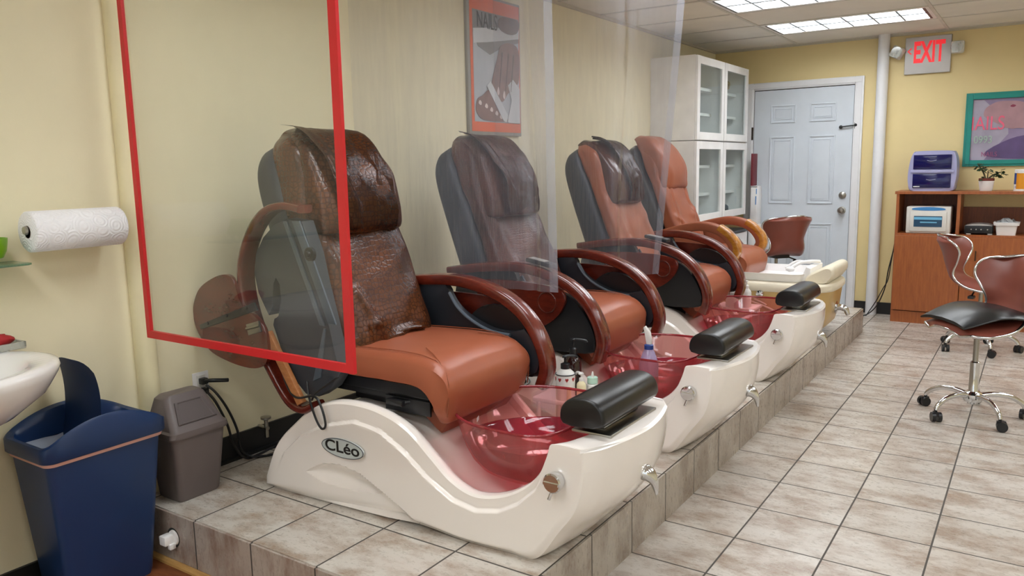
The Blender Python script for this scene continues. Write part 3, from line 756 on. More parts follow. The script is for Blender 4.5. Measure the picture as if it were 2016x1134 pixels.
sub(c1, 'hanging_cord', MB().tube(crom([(.46, 1.86, .70), (.50, 1.85, .62), (.56, 1.84, .58), (.66, 1.835, .60), (.70, 1.83, .57), (.72, 1.828, .51), (.70, 1.828, .49), (.67, 1.83, .52), (.63, 1.84, .59), (.60, 1.86, .64)], 6), .0042, 8).tube(crom([(.60, 1.90, .60), (.61, 1.87, .57), (.66, 1.85, .61), (.74, 1.88, .67)], 6), .004, 8), BLACKP)

# fourth chair: older model with upholstered arms and a tan tub
Y4 = 5.62
t4 = thing('pedicure_chair', 'farthest pedicure chair, russet back, honey wood arm fronts and a tan tub', 'pedicure chair', (.95, Y4, PH), 'pedicure chairs by the wall')
def tub_ring(x0, x1, hw, z, ex=.55):
    out = []
    cx = (x0+x1)/2
    for k in range(64):
        a = 2*PI*k/64; out.append(V(cx+(x1-x0)/2*spow(math.cos(a), ex), Y4+hw*spow(math.sin(a), ex), z))
    return out
m4 = MB(); m4.loft([tub_ring(.50, 1.44, .25, .199), tub_ring(.50, 1.46, .26, .255), tub_ring(.46, 1.57, .32, .262), tub_ring(.44, 1.605, .335, .30), tub_ring(.41, 1.63, .35, .40), tub_ring(.40, 1.645, .358, .535)]); tub = sub(t4, 'tub', m4, TANCOAT)
m4 = MB(); m4.loft([tub_ring(.40, 1.648, .361, .530), tub_ring(.39, 1.66, .37, .545), tub_ring(.39, 1.66, .37, .572), tub_ring(.40, 1.65, .36, .585)]); sub(tub, 'tub_rim', m4, CREAMP)
m4 = MB()
for pts in ([(1.0, .50), (1.12, .47), (1.28, .42), (1.42, .36)], [(1.0, .47), (1.12, .43), (1.22, .385)], [(1.18, .475), (1.26, .44), (1.20, .43)]):
    m4.tube([V(x, Y4-.358+.02*(1.42-x)*0-.002, z) for x, z in crom2(pts, 5)], .006, 8)
sub(tub, 'tub_stripe', m4, CREAMP)
sub(tub, 'spout', MB().lathe([(0, 0), (.045, 0), (.045, .004), (.02, .012), (0, .012)], (1.630, Y4, .40), 'x').tube(crom([(1.64, Y4, .40), (1.67, Y4, .40), (1.695, Y4, .385), (1.708, Y4, .35)], 5), .02, 14, rs=[.022]*8+[.021-.0012*k for k in range(8)]), CHROME)
sub(tub, 'valve_knob', MB().lathe([(0, .03), (.026, .03), (.026, 0), (.030, -.01), (.027, -.03), (0, -.034)], (1.53, Y4-.330, .49), 'y'), CHROME)
sub(tub, 'valve_knob', MB().lathe([(0, .03), (.022, .03), (.022, 0), (.026, -.01), (.023, -.03), (0, -.034)], (1.22, Y4-.355, .515), 'y'), CHROME)
ln = MB(); ln.loft([tub_ring(.98, 1.45, .25, .587, .3), tub_ring(.96, 1.465, .27, .64, .3), tub_ring(.95, 1.472, .28, .642, .3), tub_ring(.965, 1.46, .262, .641, .3), tub_ring(1.0, 1.43, .23, .595, .3)]); sub(t4, 'tub_liner', ln, WHITEP)
sub(t4, 'shower_head', MB().tube(crom([(1.35, Y4-.18, .655), (1.40, Y4-.12, .70), (1.46, Y4-.05, .71), (1.50, Y4+.05, .70)], 5), .012, 10).ball((1.36, Y4-.17, .665), .03, .03, .018).tube(crom([(1.30, Y4-.05, .655), (1.36, Y4, .70), (1.45, Y4+.02, .69)], 5), .010, 8), WHITEP)
sub(t4, 'control_panel', MB().prism([(1.43, .587), (1.50, .587), (1.50, .68), (1.47, .69)], Y4-.2, Y4+.15, 'y', .006), WHITEP)
fr = MB(); prof = crom2([(1.475, .587), (1.485, .635), (1.55, .675), (1.61, .705), (1.65, .695), (1.655, .65), (1.63, .61), (1.60, .587)], 4, True)
fr.loft([[V(1.565+(x-1.565)*k, Y4+y, .60+(z-.60)*k) for x, z in prof] for y, k in ((-.235, .82), (-.22, .95), (-.2, 1), (.2, 1), (.22, .95), (.235, .82))]); sub(t4, 'footrest', fr, CREAMP)
s4 = seat_mb(); bmesh.ops.translate(s4.b, vec=(-.10, Y4, .02), verts=s4.b.verts); sub(t4, 'seat', s4, leather('russet_seat_leather', '99563A', .4), 50)
u4 = under_mb(); bmesh.ops.translate(u4.b, vec=(-.12, Y4, .02), verts=u4.b.verts); sub(t4, 'seat_mechanism', u4, BLACKP, 20)
folds4 = [(-.2, .62, .2, .58, -.02, .02), (-.15, .62, -.16, .1, -.014, .015), (.15, .62, .16, .1, -.014, .015), (-.2, .3, -.1, .25, .012, .02), (.2, .35, .1, .3, .012, .02)]
b4 = cushion(FR, RR, BW, .017, 9, 110, 110, .42, folds4); bmesh.ops.scale(b4.b, vec=(1, 1, 1.0), verts=b4.b.verts); bmesh.ops.translate(b4.b, vec=(-.13, Y4, .06), verts=b4.b.verts)
bk4 = sub(t4, 'backrest', b4, TANL4, 60)
p4 = pillow_mb(.225, 14, wr=.018); bmesh.ops.translate(p4.b, vec=(-.15, Y4, .055), verts=p4.b.verts); sub(bk4, 'head_pillow', p4, TANL4, 60)
h4 = cushion(SF, SR, SW, 0, 0, 40, 48, .3); bmesh.ops.translate(h4.b, vec=(-.13, Y4, .04), verts=h4.b.verts); sub(t4, 'back_shell', h4, DARKG)
ARM4 = [(.35, .88), (.50, .925), (.65, .965), (.78, .985), (.90, .965), (.985, .915), (1.04, .84), (1.045, .77), (1.0, .70)]
for y0, y1 in ((Y4-.345, Y4-.265), (Y4+.265, Y4+.345)):
    a4 = sub(t4, 'armrest', rail_mb(ARM4, y0, y1, .065, 6), TANL4)
    sub(a4, 'wood_arm_front', rail_mb([(.925, .968), (.99, .925), (1.05, .855), (1.062, .775), (1.02, .695), (.97, .66)], y0-.004, y1+.004, .05, 6), HONEY)
    sub(a4, 'arm_panel', MB().prism([(.42, .62), (.44, .84), (.58, .87), (.80, .86), (.85, .82), (.90, .74), (1.0, .70), (.97, .64), (.85, .60)], y0+.02, y1-.02, 'y', .006), TANL4)

# ------------------------------------------------------------------ clear screens between the seats
t = thing('clear_screen', 'clear hanging panel edged with red tape, in front of the nearest chair', 'screen', (.65, 1.555, .812))
B(.142, 1.150, 1.553, 1.557, .825, 2.44).build('clear_panel', ACRYL, t, 0)
MB().box(.137, .160, 1.549, 1.561, .838, 2.44).box(1.128, 1.158, 1.549, 1.561, .838, 2.44).box(.137, 1.158, 1.549, 1.561, .812, .838).build('red_tape_edge', TAPE, t, 0)
def curtain(y, x0, x1top, x1bot, zlow, ztop, label, seed, folds):
    t = thing('clear_curtain', label, 'curtain', (.6, y, zlow), 'clear vinyl curtains between the chairs')
    def P(u, v):
        x1 = x1top+(x1bot-x1top)*(1-v)**1.0; x = x0+(x1-x0)*u; z = zlow+(ztop-zlow)*v
        yy = y+.012*math.sin(x*9+seed+.6*v)+.006*noise.noise(Vector((x*6, z*2, seed)))
        for fx, a, wd in folds: yy += a*math.exp(-((x-fx-.02*math.sin(v*5+seed))/wd)**2)
        return V(x, yy, z+.02*noise.noise(Vector((x*5, seed, 0)))*(1-v))
    mb = MB(); R = [[P(i/90, j/40) for i in range(91)] for j in range(41)]; mb.loft(R, closed=False)
    mb.build('vinyl_sheet', VINYL, t, 60)
    mb = MB(); R = [[P(u, j/40)+V(0, .002, 0) for u in (.965, .975, .985, 1.0)] for j in range(41)]; mb.loft(R, closed=False)
    mb.build('vinyl_hem', VHEM, t, 60)
    return t
cu1 = curtain(2.69, .06, 1.143, 1.165, .885, ZC-.02, 'clear vinyl curtain between the first and second pedicure chairs', 1, [(1.03, .022, .02), (.32, .010, .05), (.72, .008, .06)])
cu2 = curtain(3.86, .06, 1.235, 1.08, .80, ZC-.02, 'clear vinyl curtain hanging between the second and third pedicure chairs', 4, [(.86, .020, .015), (.89, -.014, .015), (.4, .01, .05)])
for y in (2.69, 3.86): struct('trim_7' if y < 3 else 'trim_8', MB().box(.02, 1.26, y-.008, y+.008, ZC-.045, ZC-.006), TRIMW)

# ------------------------------------------------------------------ left foreground
t = thing('paper_towel_roll', 'white embossed paper towel roll on a wall holder', 'paper towel', (.105, 1.36, 1.20))
roll_m, nt, b = newmat('embossed_paper')
b.inputs['Base Color'].default_value = lin('F5F3F6'); b.inputs['Roughness'].default_value = .9
vv = coords(nt, (1, 1, 1)); vo = N(nt, 'ShaderNodeTexVoronoi'); nt.links.new(vv, vo.inputs['Vector']); vo.inputs['Scale'].default_value = 22
sw = mth(nt, 'SINE', mth(nt, 'MULTIPLY', vo.outputs['Distance'], 36)); bump(nt, b, sw, .35, .0025)
MB().lathe([(.019, 1.205), (.061, 1.205), (.065, 1.209), (.065, 1.497), (.062, 1.501), (.019, 1.501)], (.105, 0, 1.213), 'y', 48).build('roll', roll_m, t, 50)
MB().lathe([(.019, 1.2045), (.0205, 1.2045), (.0205, 1.5), (.019, 1.5), (.019, 1.2045)], (.105, 0, 1.213), 'y', 32).build('cardboard_core', mat('cardboard', 'A89B92', .8), t)
hd = MB().tube([(.105, 1.20, 1.218), (.105, 1.51, 1.218)], .009, 14).lathe([(0, -.006), (.012, -.006), (.0145, 0), (.012, .008), (0, .008)], (.105, 1.20, 1.218), 'y').tube(crom([(.105, 1.505, 1.218), (.08, 1.52, 1.218), (.03, 1.52, 1.218), (0, 1.52, 1.218)], 4), .006, 10)
hd.build('roll_holder', STEEL, t)
tag(MB().prism([(0, .7), (.12, .7), (.135, .72), (.135, 1.185), (.12, 1.20), (0, 1.20)], 1.112, 1.118, 'z', .001).build('glass_shelf', SHELFG), 'green-edged glass shelf on the wall above the sink', 'shelf')
t = thing('bowl', 'bright green plastic bowl on the glass shelf', 'bowl', (.07, 1.095, 1.118))
MB().lathe([(0, 1.135), (.030, 1.135), (.045, 1.14), (.055, 1.16), (.060, 1.19), (.0605, 1.20), (.057, 1.20), (.053, 1.165), (.04, 1.147), (0, 1.143)], (.07, 1.095, 0), 'z').build('bowl_body', GREEN, t)
for k in range(3):
    a = .5+2*PI*k/3; MB().cyl((.07+.03*math.cos(a), 1.095+.03*math.sin(a), 1.118), (.07+.026*math.cos(a), 1.095+.026*math.sin(a), 1.14), .007, .010).build('bowl_foot', GREEN, t)
# sink
t = thing('pedestal_sink', 'white porcelain pedestal sink cut by the left edge', 'sink', (.25, .87, 0))
def oval(cx, cy, rx, ry, z, n=48, flat=0.003): return [V(max(cx+rx*math.cos(2*PI*k/n), flat), cy+ry*math.sin(2*PI*k/n), z) for k in range(n)]
m = MB(); m.loft([oval(.22, .86, .10, .13, .60), oval(.24, .86, .19, .24, .65), oval(.26, .86, .255, .32, .715), oval(.265, .86, .275, .352, .765), oval(.265, .86, .282, .360, .785), oval(.265, .86, .278, .355, .798), oval(.265, .86, .262, .335, .803), oval(.275, .86, .215, .27, .797), oval(.28, .86, .19, .24, .76), oval(.28, .86, .14, .18, .70), oval(.28, .86, .04, .05, .672)])
[setattr(v.co, 'y', .82+(v.co.y-.86)*.97) for v in m.b.verts]; [setattr(v.co, 'x', v.co.x*.95) for v in m.b.verts]; [setattr(v.co, 'z', v.co.z+.05) for v in m.b.verts]
m.build('basin', PORC, t, 60)
MB().loft([oval(.22, .86, .13, .13, 0), oval(.22, .86, .12, .12, .03), oval(.22, .86, .085, .09, .2), oval(.22, .86, .085, .09, .5), oval(.22, .86, .11, .13, .66)]).build('pedestal', PORC, t, 60)
t = thing('soap_dish', 'clear ridged dish with a red cloth on the sink edge', 'dish', (.07, 1.10, .853))
MB().box(.03, .125, 1.00, 1.155, .853, .858, bev=.002).box(.03, .036, 1.0, 1.155, .858, .875).box(.119, .125, 1.0, 1.155, .858, .875).box(.03, .125, 1.149, 1.155, .858, .875).build('dish', LAMPW, t)
m = MB(); m.ball((.075, 1.07, .882), .04, .07, .024, 24, 14)
for v in m.b.verts: v.co += V(*[.010*noise.noise(v.co*55+V(k*9, 0, 0)) for k in range(3)])
tag(m.build('red_cloth', REDC), 'crumpled red cloth in the clear dish on the sink', 'cloth')
# blue bin
t = thing('trash_bin', 'tall navy blue waste bin with its flap lid standing open, beside the sink', 'bin', (.165, 1.285, 0))
def rrect(x0, x1, y0, y1, z, r=.03, n=6):
    o = []
    for cx, cy, a0 in ((x1-r, y1-r, 0), (x0+r, y1-r, PI/2), (x0+r, y0+r, PI), (x1-r, y0+r, 1.5*PI)):
        for k in range(n+1): a = a0+PI/2*k/n; o.append(V(cx+r*math.cos(a), cy+r*math.sin(a), z))
    return o
m = MB(); m.loft([rrect(.055, .235, 1.155, 1.435, 0, .02), rrect(.05, .24, 1.15, 1.44, .02, .022), rrect(.032, .285, 1.105, 1.485, .52, .028), rrect(.038, .279, 1.111, 1.479, .52, .026), rrect(.056, .234, 1.156, 1.434, .03, .02)], cap1=True)
m.build('bin_body', NAVY, t, 40)
m = MB(); m.loft([rrect(.028, .290, 1.100, 1.490, .502, .03), rrect(.026, .293, 1.098, 1.492, .512, .03), rrect(.028, .289, 1.100, 1.488, .520, .03)], cap0=False, cap1=False); m.build('bag_edge', LINEP, t)
# lid: a frame whose long edges arch up in the middle
def lidring(off, zb, arch, n=28, r=.035):
    o = []; x0, x1, y0, y1 = .022+off, .302-off, 1.088+off, 1.500-off
    base = rrect(x0, x1, y0, y1, 0, r, 6)
    # resample long sides
    pts = []
    for i, p in enumerate(base):
        q = base[(i+1) % len(base)]
        steps = 14 if (p-q).length > .25 else 1
        for k in range(steps): pts.append(p.lerp(q, k/steps))
    for p in pts:
        u = (p.y-(y0+y1)/2)/((y1-y0)/2); onlong = 1 if (p.x > x1-r*.99 or p.x < x0+r*.99) else 0
        z = zb+arch*max(0, 1-u*u)*onlong
        o.append(V(p.x, p.y, z))
    return o
m = MB(); m.loft([lidring(.004, .515, 0), lidring(0, .52, 0), lidring(0, .556, .065), lidring(.006, .563, .066), lidring(.022, .560, .062), lidring(.028, .545, .05), lidring(.030, .53, .0)], cap0=False, cap1=False)
m.build('bin_lid', NAVY, t, 50)
m = MB(); R = []
for i in range(13):
    s = i/12; z = .49+.305*s; yy = 1.262+.030*math.sin(s*PI*.8); hw = .112; R.append([V(.160+hw*(-1+2*k/10), yy-.010*(1-(2*k/10-1)**2), z-.022*s**3*max(0, -1+2*k/10)**3-.012*s**3*abs(-1+2*k/10)**4) for k in range(11)])
m.loft(R, closed=False); bmesh.ops.solidify(m.b, geom=m.b.faces[:], thickness=.012); m.build('swing_flap', NAVY, t, 50)
m = MB(); R = []
for i in range(9):
    R.append([V(.05+(.225)*j/10, 1.115+(.36)*i/8, .53-.06*math.sin(PI*i/8)*math.sin(PI*j/10)+.012*noise.noise(V(i*.9, j*.7, 2))) for j in range(11)])
m.loft(R, closed=False); tag(m.build('bin_liner', LINER), 'pale blue plastic liner inside the open navy bin', 'bin liner')
# taupe bin on the platform
t = thing('trash_bin', 'small taupe waste bin with a hooded lid, on the corner of the tiled platform', 'bin', (.13, 1.65, PH))
m = MB(); m.loft([rrect(.045, .205, 1.575, 1.735, PH, .018), rrect(.040, .212, 1.568, 1.742, PH+.01, .02), rrect(.022, .245, 1.545, 1.765, .452, .024)]); 
for v in m.b.verts: v.co.x = .257-(.257-v.co.x)*.80
m.build('bin_body', TAUPE, t, 40)
m = MB(); m.loft([rrect(.014, .254, 1.536, 1.774, .445, .026), rrect(.012, .257, 1.533, 1.777, .452, .026), rrect(.014, .254, 1.536, 1.774, .468, .026), rrect(.022, .244, 1.545, 1.765, .474, .024), rrect(.045, .150, 1.575, 1.742, .575, .022), rrect(.055, .138, 1.590, 1.732, .586, .02)]); 
for v in m.b.verts: v.co.x = .257-(.257-v.co.x)*.80
m.build('bin_hood', TAUPE, t, 35)
# hood recess: a dished grip panel on the sloping front
sl = Vector((.244-.150, 0, .474-.575)); 
def onslope(u, y, d): # u 0 top..1 bottom
    n = Vector((.101, 0, .094)).normalized(); return V(.150+.094*u, y, .575-.101*u)+n*d
m = MB(); R = []
for u, ins, d in ((0, 0, .003), (.02, .0, .006), (.06, .01, .006), (.16, .018, -.004)):
    R.append([onslope(.14+u*.6, 1.60+ins, d), onslope(.84-u*.6, 1.578+ins, d), onslope(.84-u*.6, 1.735-ins, d), onslope(.14+u*.6, 1.716-ins, d)])
m.loft(R)
for v in m.b.verts: v.co.x = .257-(.257-v.co.x)*.80
m.build('swing_panel', mat('taupe_plastic_panel', '5B5251', .4), t, 30)
# wall outlet with plugs and the cable running to the floor
t = thing('wall_outlet', 'white wall outlet with black plugs above the taupe bin', 'outlet', (0, 1.835, .545))
B(0, .005, 1.80, 1.872, .487, .602, bev=.002).build('cover_plate', WHITEP, t)
B(.004, .008, 1.818, 1.854, .50, .59, bev=.001).build('socket', mat('socket_white', 'DDDBD6', .4), t)
m = MB().box(.008, .035, 1.822, 1.850, .555, .580, bev=.004).tube(crom([(.03, 1.835, .57), (.06, 1.85, .572), (.085, 1.885, .568), (.09, 1.90, .566)], 4), .008, 10).box(.008, .035, 1.822, 1.85, .515, .54, bev=.004)
tag(m.build('power_plug', BLACKP), 'black plugs pushed into the white wall outlet', 'plug')
m = MB().tube(crom([(.035, 1.836, .553), (.06, 1.86, .52), (.075, 1.90, .44), (.07, 1.94, .34), (.06, 1.955, .26), (.07, 1.99, .214), (.10, 2.04, .204), (.13, 2.09, .204), (.20, 2.16, .204)], 6), .0052, 8)
m.tube(crom([(.035, 1.836, .528), (.055, 1.86, .48), (.06, 1.90, .38), (.055, 1.93, .28), (.07, 1.97, .212), (.06, 2.06, .204), (.05, 2.14, .204), (.12, 2.22, .204)], 6), .0052, 8)
tag(m.build('electric_cable', BLACKP), 'black power cords running down the wall behind the taupe bin', 'cord')
t = thing('shutoff_valve', 'small metal shutoff valve on the baseboard behind the nearest chair', 'valve', (.05, 2.10, .33))
MB().tube([(0, 2.10, .30), (.06, 2.10, .30)], .009, 10).tube([(.05, 2.10, .26), (.05, 2.10, .335)], .009, 10).build('valve_body', STEEL, t)
MB().lathe([(0, .335), (.008, .335), (.022, .342), (.022, .350), (0, .352)], (.05, 2.10, 0), 'z', 16).build('valve_handle', STEEL, t)
# jack in the platform side
t = thing('cable_adapter', 'white plug-in adapter sitting in a hole of the platform side tile', 'adapter', (.26, PY0-.01, .10))
MB().lathe([(0, -.0095), (.034, -.0095), (.036, -.009)], (.26, PY0, .105), 'y', 28).build('cut_hole', mat('dark_hole', '2A2A26', .8), t)
MB().lathe([(0, -.016), (.026, -.016), (.028, -.0095), (0, -.009)], (.264, PY0, .107), 'y', 28).build('round_plate', WHITEP, t)
m = MB().box(.235, .272, PY0-.050, PY0-.014, .088, .122, bev=.004).box(.262, .280, PY0-.036, PY0-.014, .072, .092, bev=.002); m.build('adapter_body', WHITEP, t)

# poster on the left wall
t = thing('wall_poster', 'framed NAILS poster with an orange border, behind the second pedicure chair', 'poster', (0, 3.92, 1.95))
PYa, PYb, PZa, PZb = 3.652, 4.193, 1.575, 2.36
B(0, .020, PYa, PYb, PZa, PZb, bev=.003).build('poster_frame', mat('poster_edge_grey', '9C9890', .4), t)
B(.020, .0215, PYa+.025, PYb-.012, PZa+.02, PZb-.015).build('orange_border', ORANGE, t, 0)
def flat(name, poly, x, m, par): MB().prism(poly, x, x+.0012, 'x').build(name, m, par, 0)
y0, y1, z0, z1 = PYa+.05, PYb-.022, PZa+.075, PZb-.09
def U(u, v): return (y0+(y1-y0)*u, z0+(z1-z0)*v)
flat('picture_ground', [U(0, 0), U(1, 0), U(1, 1), U(0, 1)], .0216, PGREY, t)
flat('picture_shade', [U(0, .80), U(.1, .68), U(.35, .62), U(.6, .70), U(1, .78), U(1, 1), U(0, 1)], .0230, PGREY2, t)
flat('picture_skirt', [U(0, .70), U(.3, .73), U(.7, .78), U(1, .82), U(1, .91), U(.5, .88), U(0, .83)], .0244, PWHITE, t)
flat('picture_arm', crom2([U(.62, 1.0-.01), U(.52, .92), U(.60, .86), U(.80, .84), U(.97, .88), U(.985, .985)], 4, True), .0258, PSKIN2, t)
flat('picture_hand', crom2([U(.58, .72), U(.50, .60), U(.40, .44), U(.36, .33), U(.42, .27), U(.50, .22), (y0+(y1-y0)*.60, z0+(z1-z0)*.20), U(.72, .28), U(.88, .36), U(.98, .42), U(.985, .70), U(.8, .76)], 4, True), .0258, PSKIN, t)
for u in (.52, .66, .78): flat('finger_line', [U(u, .30), U(u+.012, .30), U(u+.10, .66), U(u+.075, .66)], .0272, PSKIN2, t)
for u, v in ((.47, .285), (.60, .255)): flat('fingernail', crom2([U(u, v), U(u+.03, v-.03), U(u+.055, v), U(u+.035, v+.05)], 4, True), .0272, PNAIL, t)
flat('picture_foot', crom2([U(.02, .10), U(.05, .20), U(.16, .24), U(.34, .30), U(.58, .18), U(.72, .04), U(.60, .012), U(.3, .012), U(.12, .03)], 5, True), .0258, PSKIN, t)
for i, (u, v) in enumerate(((.07, .165), (.20, .14), (.31, .11), (.42, .08), (.52, .05))): flat('toenail', crom2([U(u, v), U(u+.05, v-.015), U(u+.065, v+.01), U(u+.03, v+.03)], 4, True), .0272, PNAIL, t)
flat('picture_towel', [U(.25, .33), U(.33, .38), U(.72, .06), U(.66, 0.004), U(.60, .02)], .0286, PWHITE, t)
flat('picture_towel', [U(.70, .02), U(.80, .22), U(.72, .36), U(.84, .42), U(.99, .34), U(.99, .004), U(.72, .004)], .0272, PWHITE, t)
lt = xf(text_mb('NAILS', .125, .0006, .62), *facing('x', (.0292, y0+.135, z0+(z1-z0)*.91))); lt.build('poster_lettering', INK, t, 0)

# ------------------------------------------------------------------ white cabinets in the corner
def glass_cabinet(y0, y1, z0, z1, label, shelves, upper):
    t = thing('wall_cabinet', label, 'cabinet', (.2, (y0+y1)/2, z0), 'white glass-door cabinets')
    x1 = .385
    m = MB(); ringbox(m, 'x', y0, y1, z0, z1, .018, .002, x1); m.box(.002, .012, y0+.019, y1-.019, z0+.019, z1-.019)
    m.build('body', WHITEP, t, 0)
    for z in shelves: B(.012, x1-.09, y0+.018, y1-.018, z-.012, z+.012).build('shelf', WHITEP, t, 0)
    f = MB(); fy0, fy1, fz0, fz1 = y0+.004, y1-.004, z0+.004, z1-.004; W = .062
    ringbox(f, 'x', fy0, fy1, fz0, fz1, W, x1+.001, x1+.021, .0015)
    d = f.build('door', WHITEP, t, 20)
    B(x1+.008, x1+.012, fy0+W-.004, fy1-W+.004, fz0+W-.004, fz1-W+.004).build('door_pane', PANE, d, 0)
    return t
CY = (6.185, 6.835, 7.495); 
glass_cabinet(CY[0], CY[1]-.002, 1.575, 2.245, 'upper left white glass-door cabinet in the corner', (1.80, 2.01), 1)
glass_cabinet(CY[1]+.002, CY[2], 1.575, 2.245, 'upper right white glass-door cabinet, next to the white door', (1.80, 2.01), 1)
glass_cabinet(CY[0], CY[1]-.002, .90, 1.570, 'lower left white glass-door cabinet with a white tub inside', (1.12, 1.36), 0)
glass_cabinet(CY[1]+.002, CY[2], .90, 1.570, 'lower right white glass-door cabinet with blue items inside', (1.12, 1.36), 0)
t = thing('base_cabinet', 'low white drawer cabinet under the glass-door cabinets, behind the farthest pedicure chair', 'cabinet', (.25, 7.0, 0))
MB().box(.0, .43, 6.83, 7.44, 0, .755).build('body', WHITEP, t, 0)
B(.0, .46, 6.82, 7.45, .756, .775, bev=.002).build('counter', DARKG, t, 0)
for z in (.18, .38, .58): B(.431, .447, 6.84, 7.43, z, z+.165, bev=.003).build('drawer', WHITEP, t, 0)
# things inside the cabinets
def block(name, x0, x1, y0, y1, z0, z1, m, lab, cat, grp=None, bev=.003): return tag(B(x0, x1, y0, y1, z0, z1, bev=bev).build(name, m), lab, cat, grp)
block('box', .15, .27, 6.93, 6.99, 1.813, 1.93, BLUEC, 'blue box in the upper right glass-door cabinet, middle shelf', 'box')
block('box', .15, .27, 6.26, 6.32, 1.813, 1.92, BLUEL, 'blue box in the upper left glass-door cabinet, middle shelf', 'box')
block('box', .18, .28, 6.91, 6.94, 1.594, 1.69, BLUEC, 'blue box on the floor of the upper right glass-door cabinet', 'box')
tag(MB().lathe([(0, 1.594), (.025, 1.594), (.022, 1.62), (.014, 1.63), (.014, 1.65), (0, 1.652)], (.22, 7.18, 0), 'z', 16).build('jar', WHITEP), 'small white jar in the upper right glass-door cabinet', 'jar')
def drop(name, c, r, h, m, lab, cat, grp=None): return tag(MB().lathe([(0, c[2]), (r, c[2]), (r, c[2]+h*.7), (r*.45, c[2]+h*.78), (r*.45, c[2]+h), (0, c[2]+h)], (c[0], c[1], 0), 'z', 14).build(name, m), lab, cat, grp)
for i in range(5): drop('polish_bottle', (.20+.02*(i % 2), 6.27+.052*i, 1.133), .017, .085, (STEEL, GREYP)[i % 2], 'small bottle in the row inside the lower left glass-door cabinet', 'bottle', 'small bottles in the lower left cabinet')
for i in range(6): drop('polish_bottle', (.19+.03*(i % 2), 6.93+.055*i, 1.133), .02, .10, (BLUEL, MINT)[i % 2], 'pale blue bottle in the row inside the lower right glass-door cabinet', 'bottle', 'pale blue bottles in the lower right cabinet')
block('box', .20, .27, 6.25, 6.33, 1.373, 1.40, WHITEP, 'small white box on the top shelf of the lower left glass-door cabinet', 'box')
m = MB(); m.loft([rrect(.14, .28, 6.27, 6.44, .919, .02), rrect(.12, .30, 6.25, 6.46, 1.035, .02), rrect(.11, .31, 6.24, 6.47, 1.037, .02), rrect(.11, .31, 6.24, 6.47, 1.05, .02), rrect(.125, .295, 6.255, 6.455, 1.05, .02), rrect(.145, .275, 6.275, 6.435, .925, .02)])
tag(m.build('storage_tub', WHITEP), 'white plastic tub in the bottom of the lower left glass-door cabinet', 'tub')
def crumple(c, r, m, lab, cat, nm='crumpled_wrap'):
    mb = MB(); mb.ball(c, *r, 18, 12)
    for v in mb.b.verts: v.co += V(*[r[0]*.35*noise.noise(v.co*60+V(k*7, 3, 0)) for k in range(3)])
    return tag(mb.build(nm, m, None, 15), lab, cat)
crumple((.25, 7.36, 1.62), (.03, .05, .028), GREYP, 'small dark bundle in the upper right glass-door cabinet, bottom corner', 'bundle', 'cloth_bundle')
crumple((.25, 7.33, 2.10), (.03, .035, .04), mat('dried_flower_brown', '8A7A55', .8), 'small brown ornament in the top of the upper right glass-door cabinet', 'ornament', 'ornament')
crumple((.25, 7.36, .96), (.03, .05, .04), GREYP, 'small grey bundle in the lower right glass-door cabinet, bottom corner', 'bundle', 'cloth_bundle')
# appliance and papers seen between the cabinets and the door
block('water_cooler', .44, .50, 7.53, 7.68, .80, 1.165, WHITEP, 'white appliance with blue stickers beside the white door', 'appliance', None, .004)
o = bpy.data.objects['water_cooler']; ORG[o.name] = Vector((0, 0, 0))
sub(o, 'sticker', MB().box(.492, .4985, 7.527, 7.5295, 1.09, 1.14).box(.487, .495, 7.527, 7.5295, .99, 1.07), BLUEL, 0)
sub(o, 'seam', MB().box(.438, .501, 7.528, 7.5295, 1.155, 1.161).box(.438, .501, 7.528, 7.5295, .80, .806), INK, 0)
block('cooler_stand', .43, .51, 7.52, 7.69, 0, .80, WHITEP, 'white stand under the white appliance beside the door', 'stand')
tag(B(.435, .455, 7.53, 7.67, 1.168, 1.47, bev=.004).build('folder', mat('maroon_card', '6E1F2A', .5)), 'dark red folder standing on the white appliance', 'folder')

# ------------------------------------------------------------------ wooden cabinet on the back wall and what stands on it
t = thing('shelf_cabinet', 'brown wooden cabinet with open shelves under the teal picture frame', 'cabinet', (2.45, 7.56, 0))
X0, X1c, Yf, Yk = 1.722, 3.25, 7.405, 7.725
B(X0-.012, X1c+.01, Yf-.012, Yk, 1.098, 1.122, bev=.002).build('top_board', CABW, t, 0)
MB().box(X0, X0+.022, Yf, Yk, 0, 1.098).build('side_panel', CABW, t, 0)
MB().box(X1c-.022, X1c, Yf, Yk, 0, 1.098).build('side_panel', CABW, t, 0)
MB().box(2.175, 2.200, Yf+.004, Yk, .77, 1.098).build('divider', CABW, t, 0)
MB().box(X0+.022, X1c-.022, Yf, Yk, .745, .768).build('shelf', CABW, t, 0)
MB().box(X0+.022, 2.175, Yk-.01, Yk, .768, 1.098).box(2.2, X1c-.022, Yk-.01, Yk, .768, .98).build('back_board', CABD, t, 0)
for x0, x1 in ((X0+.006, 2.226), (2.231, 2.735), (2.74, X1c-.006)):
    dd = MB().box(x0, x1, Yf-.018, Yf-.001, .108, .750, bev=.002).build('door', CABW, t, 0)
    MB().tube([(x1-.03 if x0 < 2 else x0+.10, Yf-.03, .56), (x1-.03 if x0 < 2 else x0+.10, Yf-.03, .64)], .004, 8).box((x1-.03 if x0 < 2 else x0+.10)-.003, (x1-.03 if x0 < 2 else x0+.10)+.003, Yf-.03, Yf-.018, .635, .64).build('handle', BRASS, dd)
MB().box(X0+.006, X1c-.006, Yf-.004, Yf+.015, 0, .10).box(X0+.03, X1c-.03, Yk-.03, Yk, 0, .745).build('plinth', CABW, t, 0)
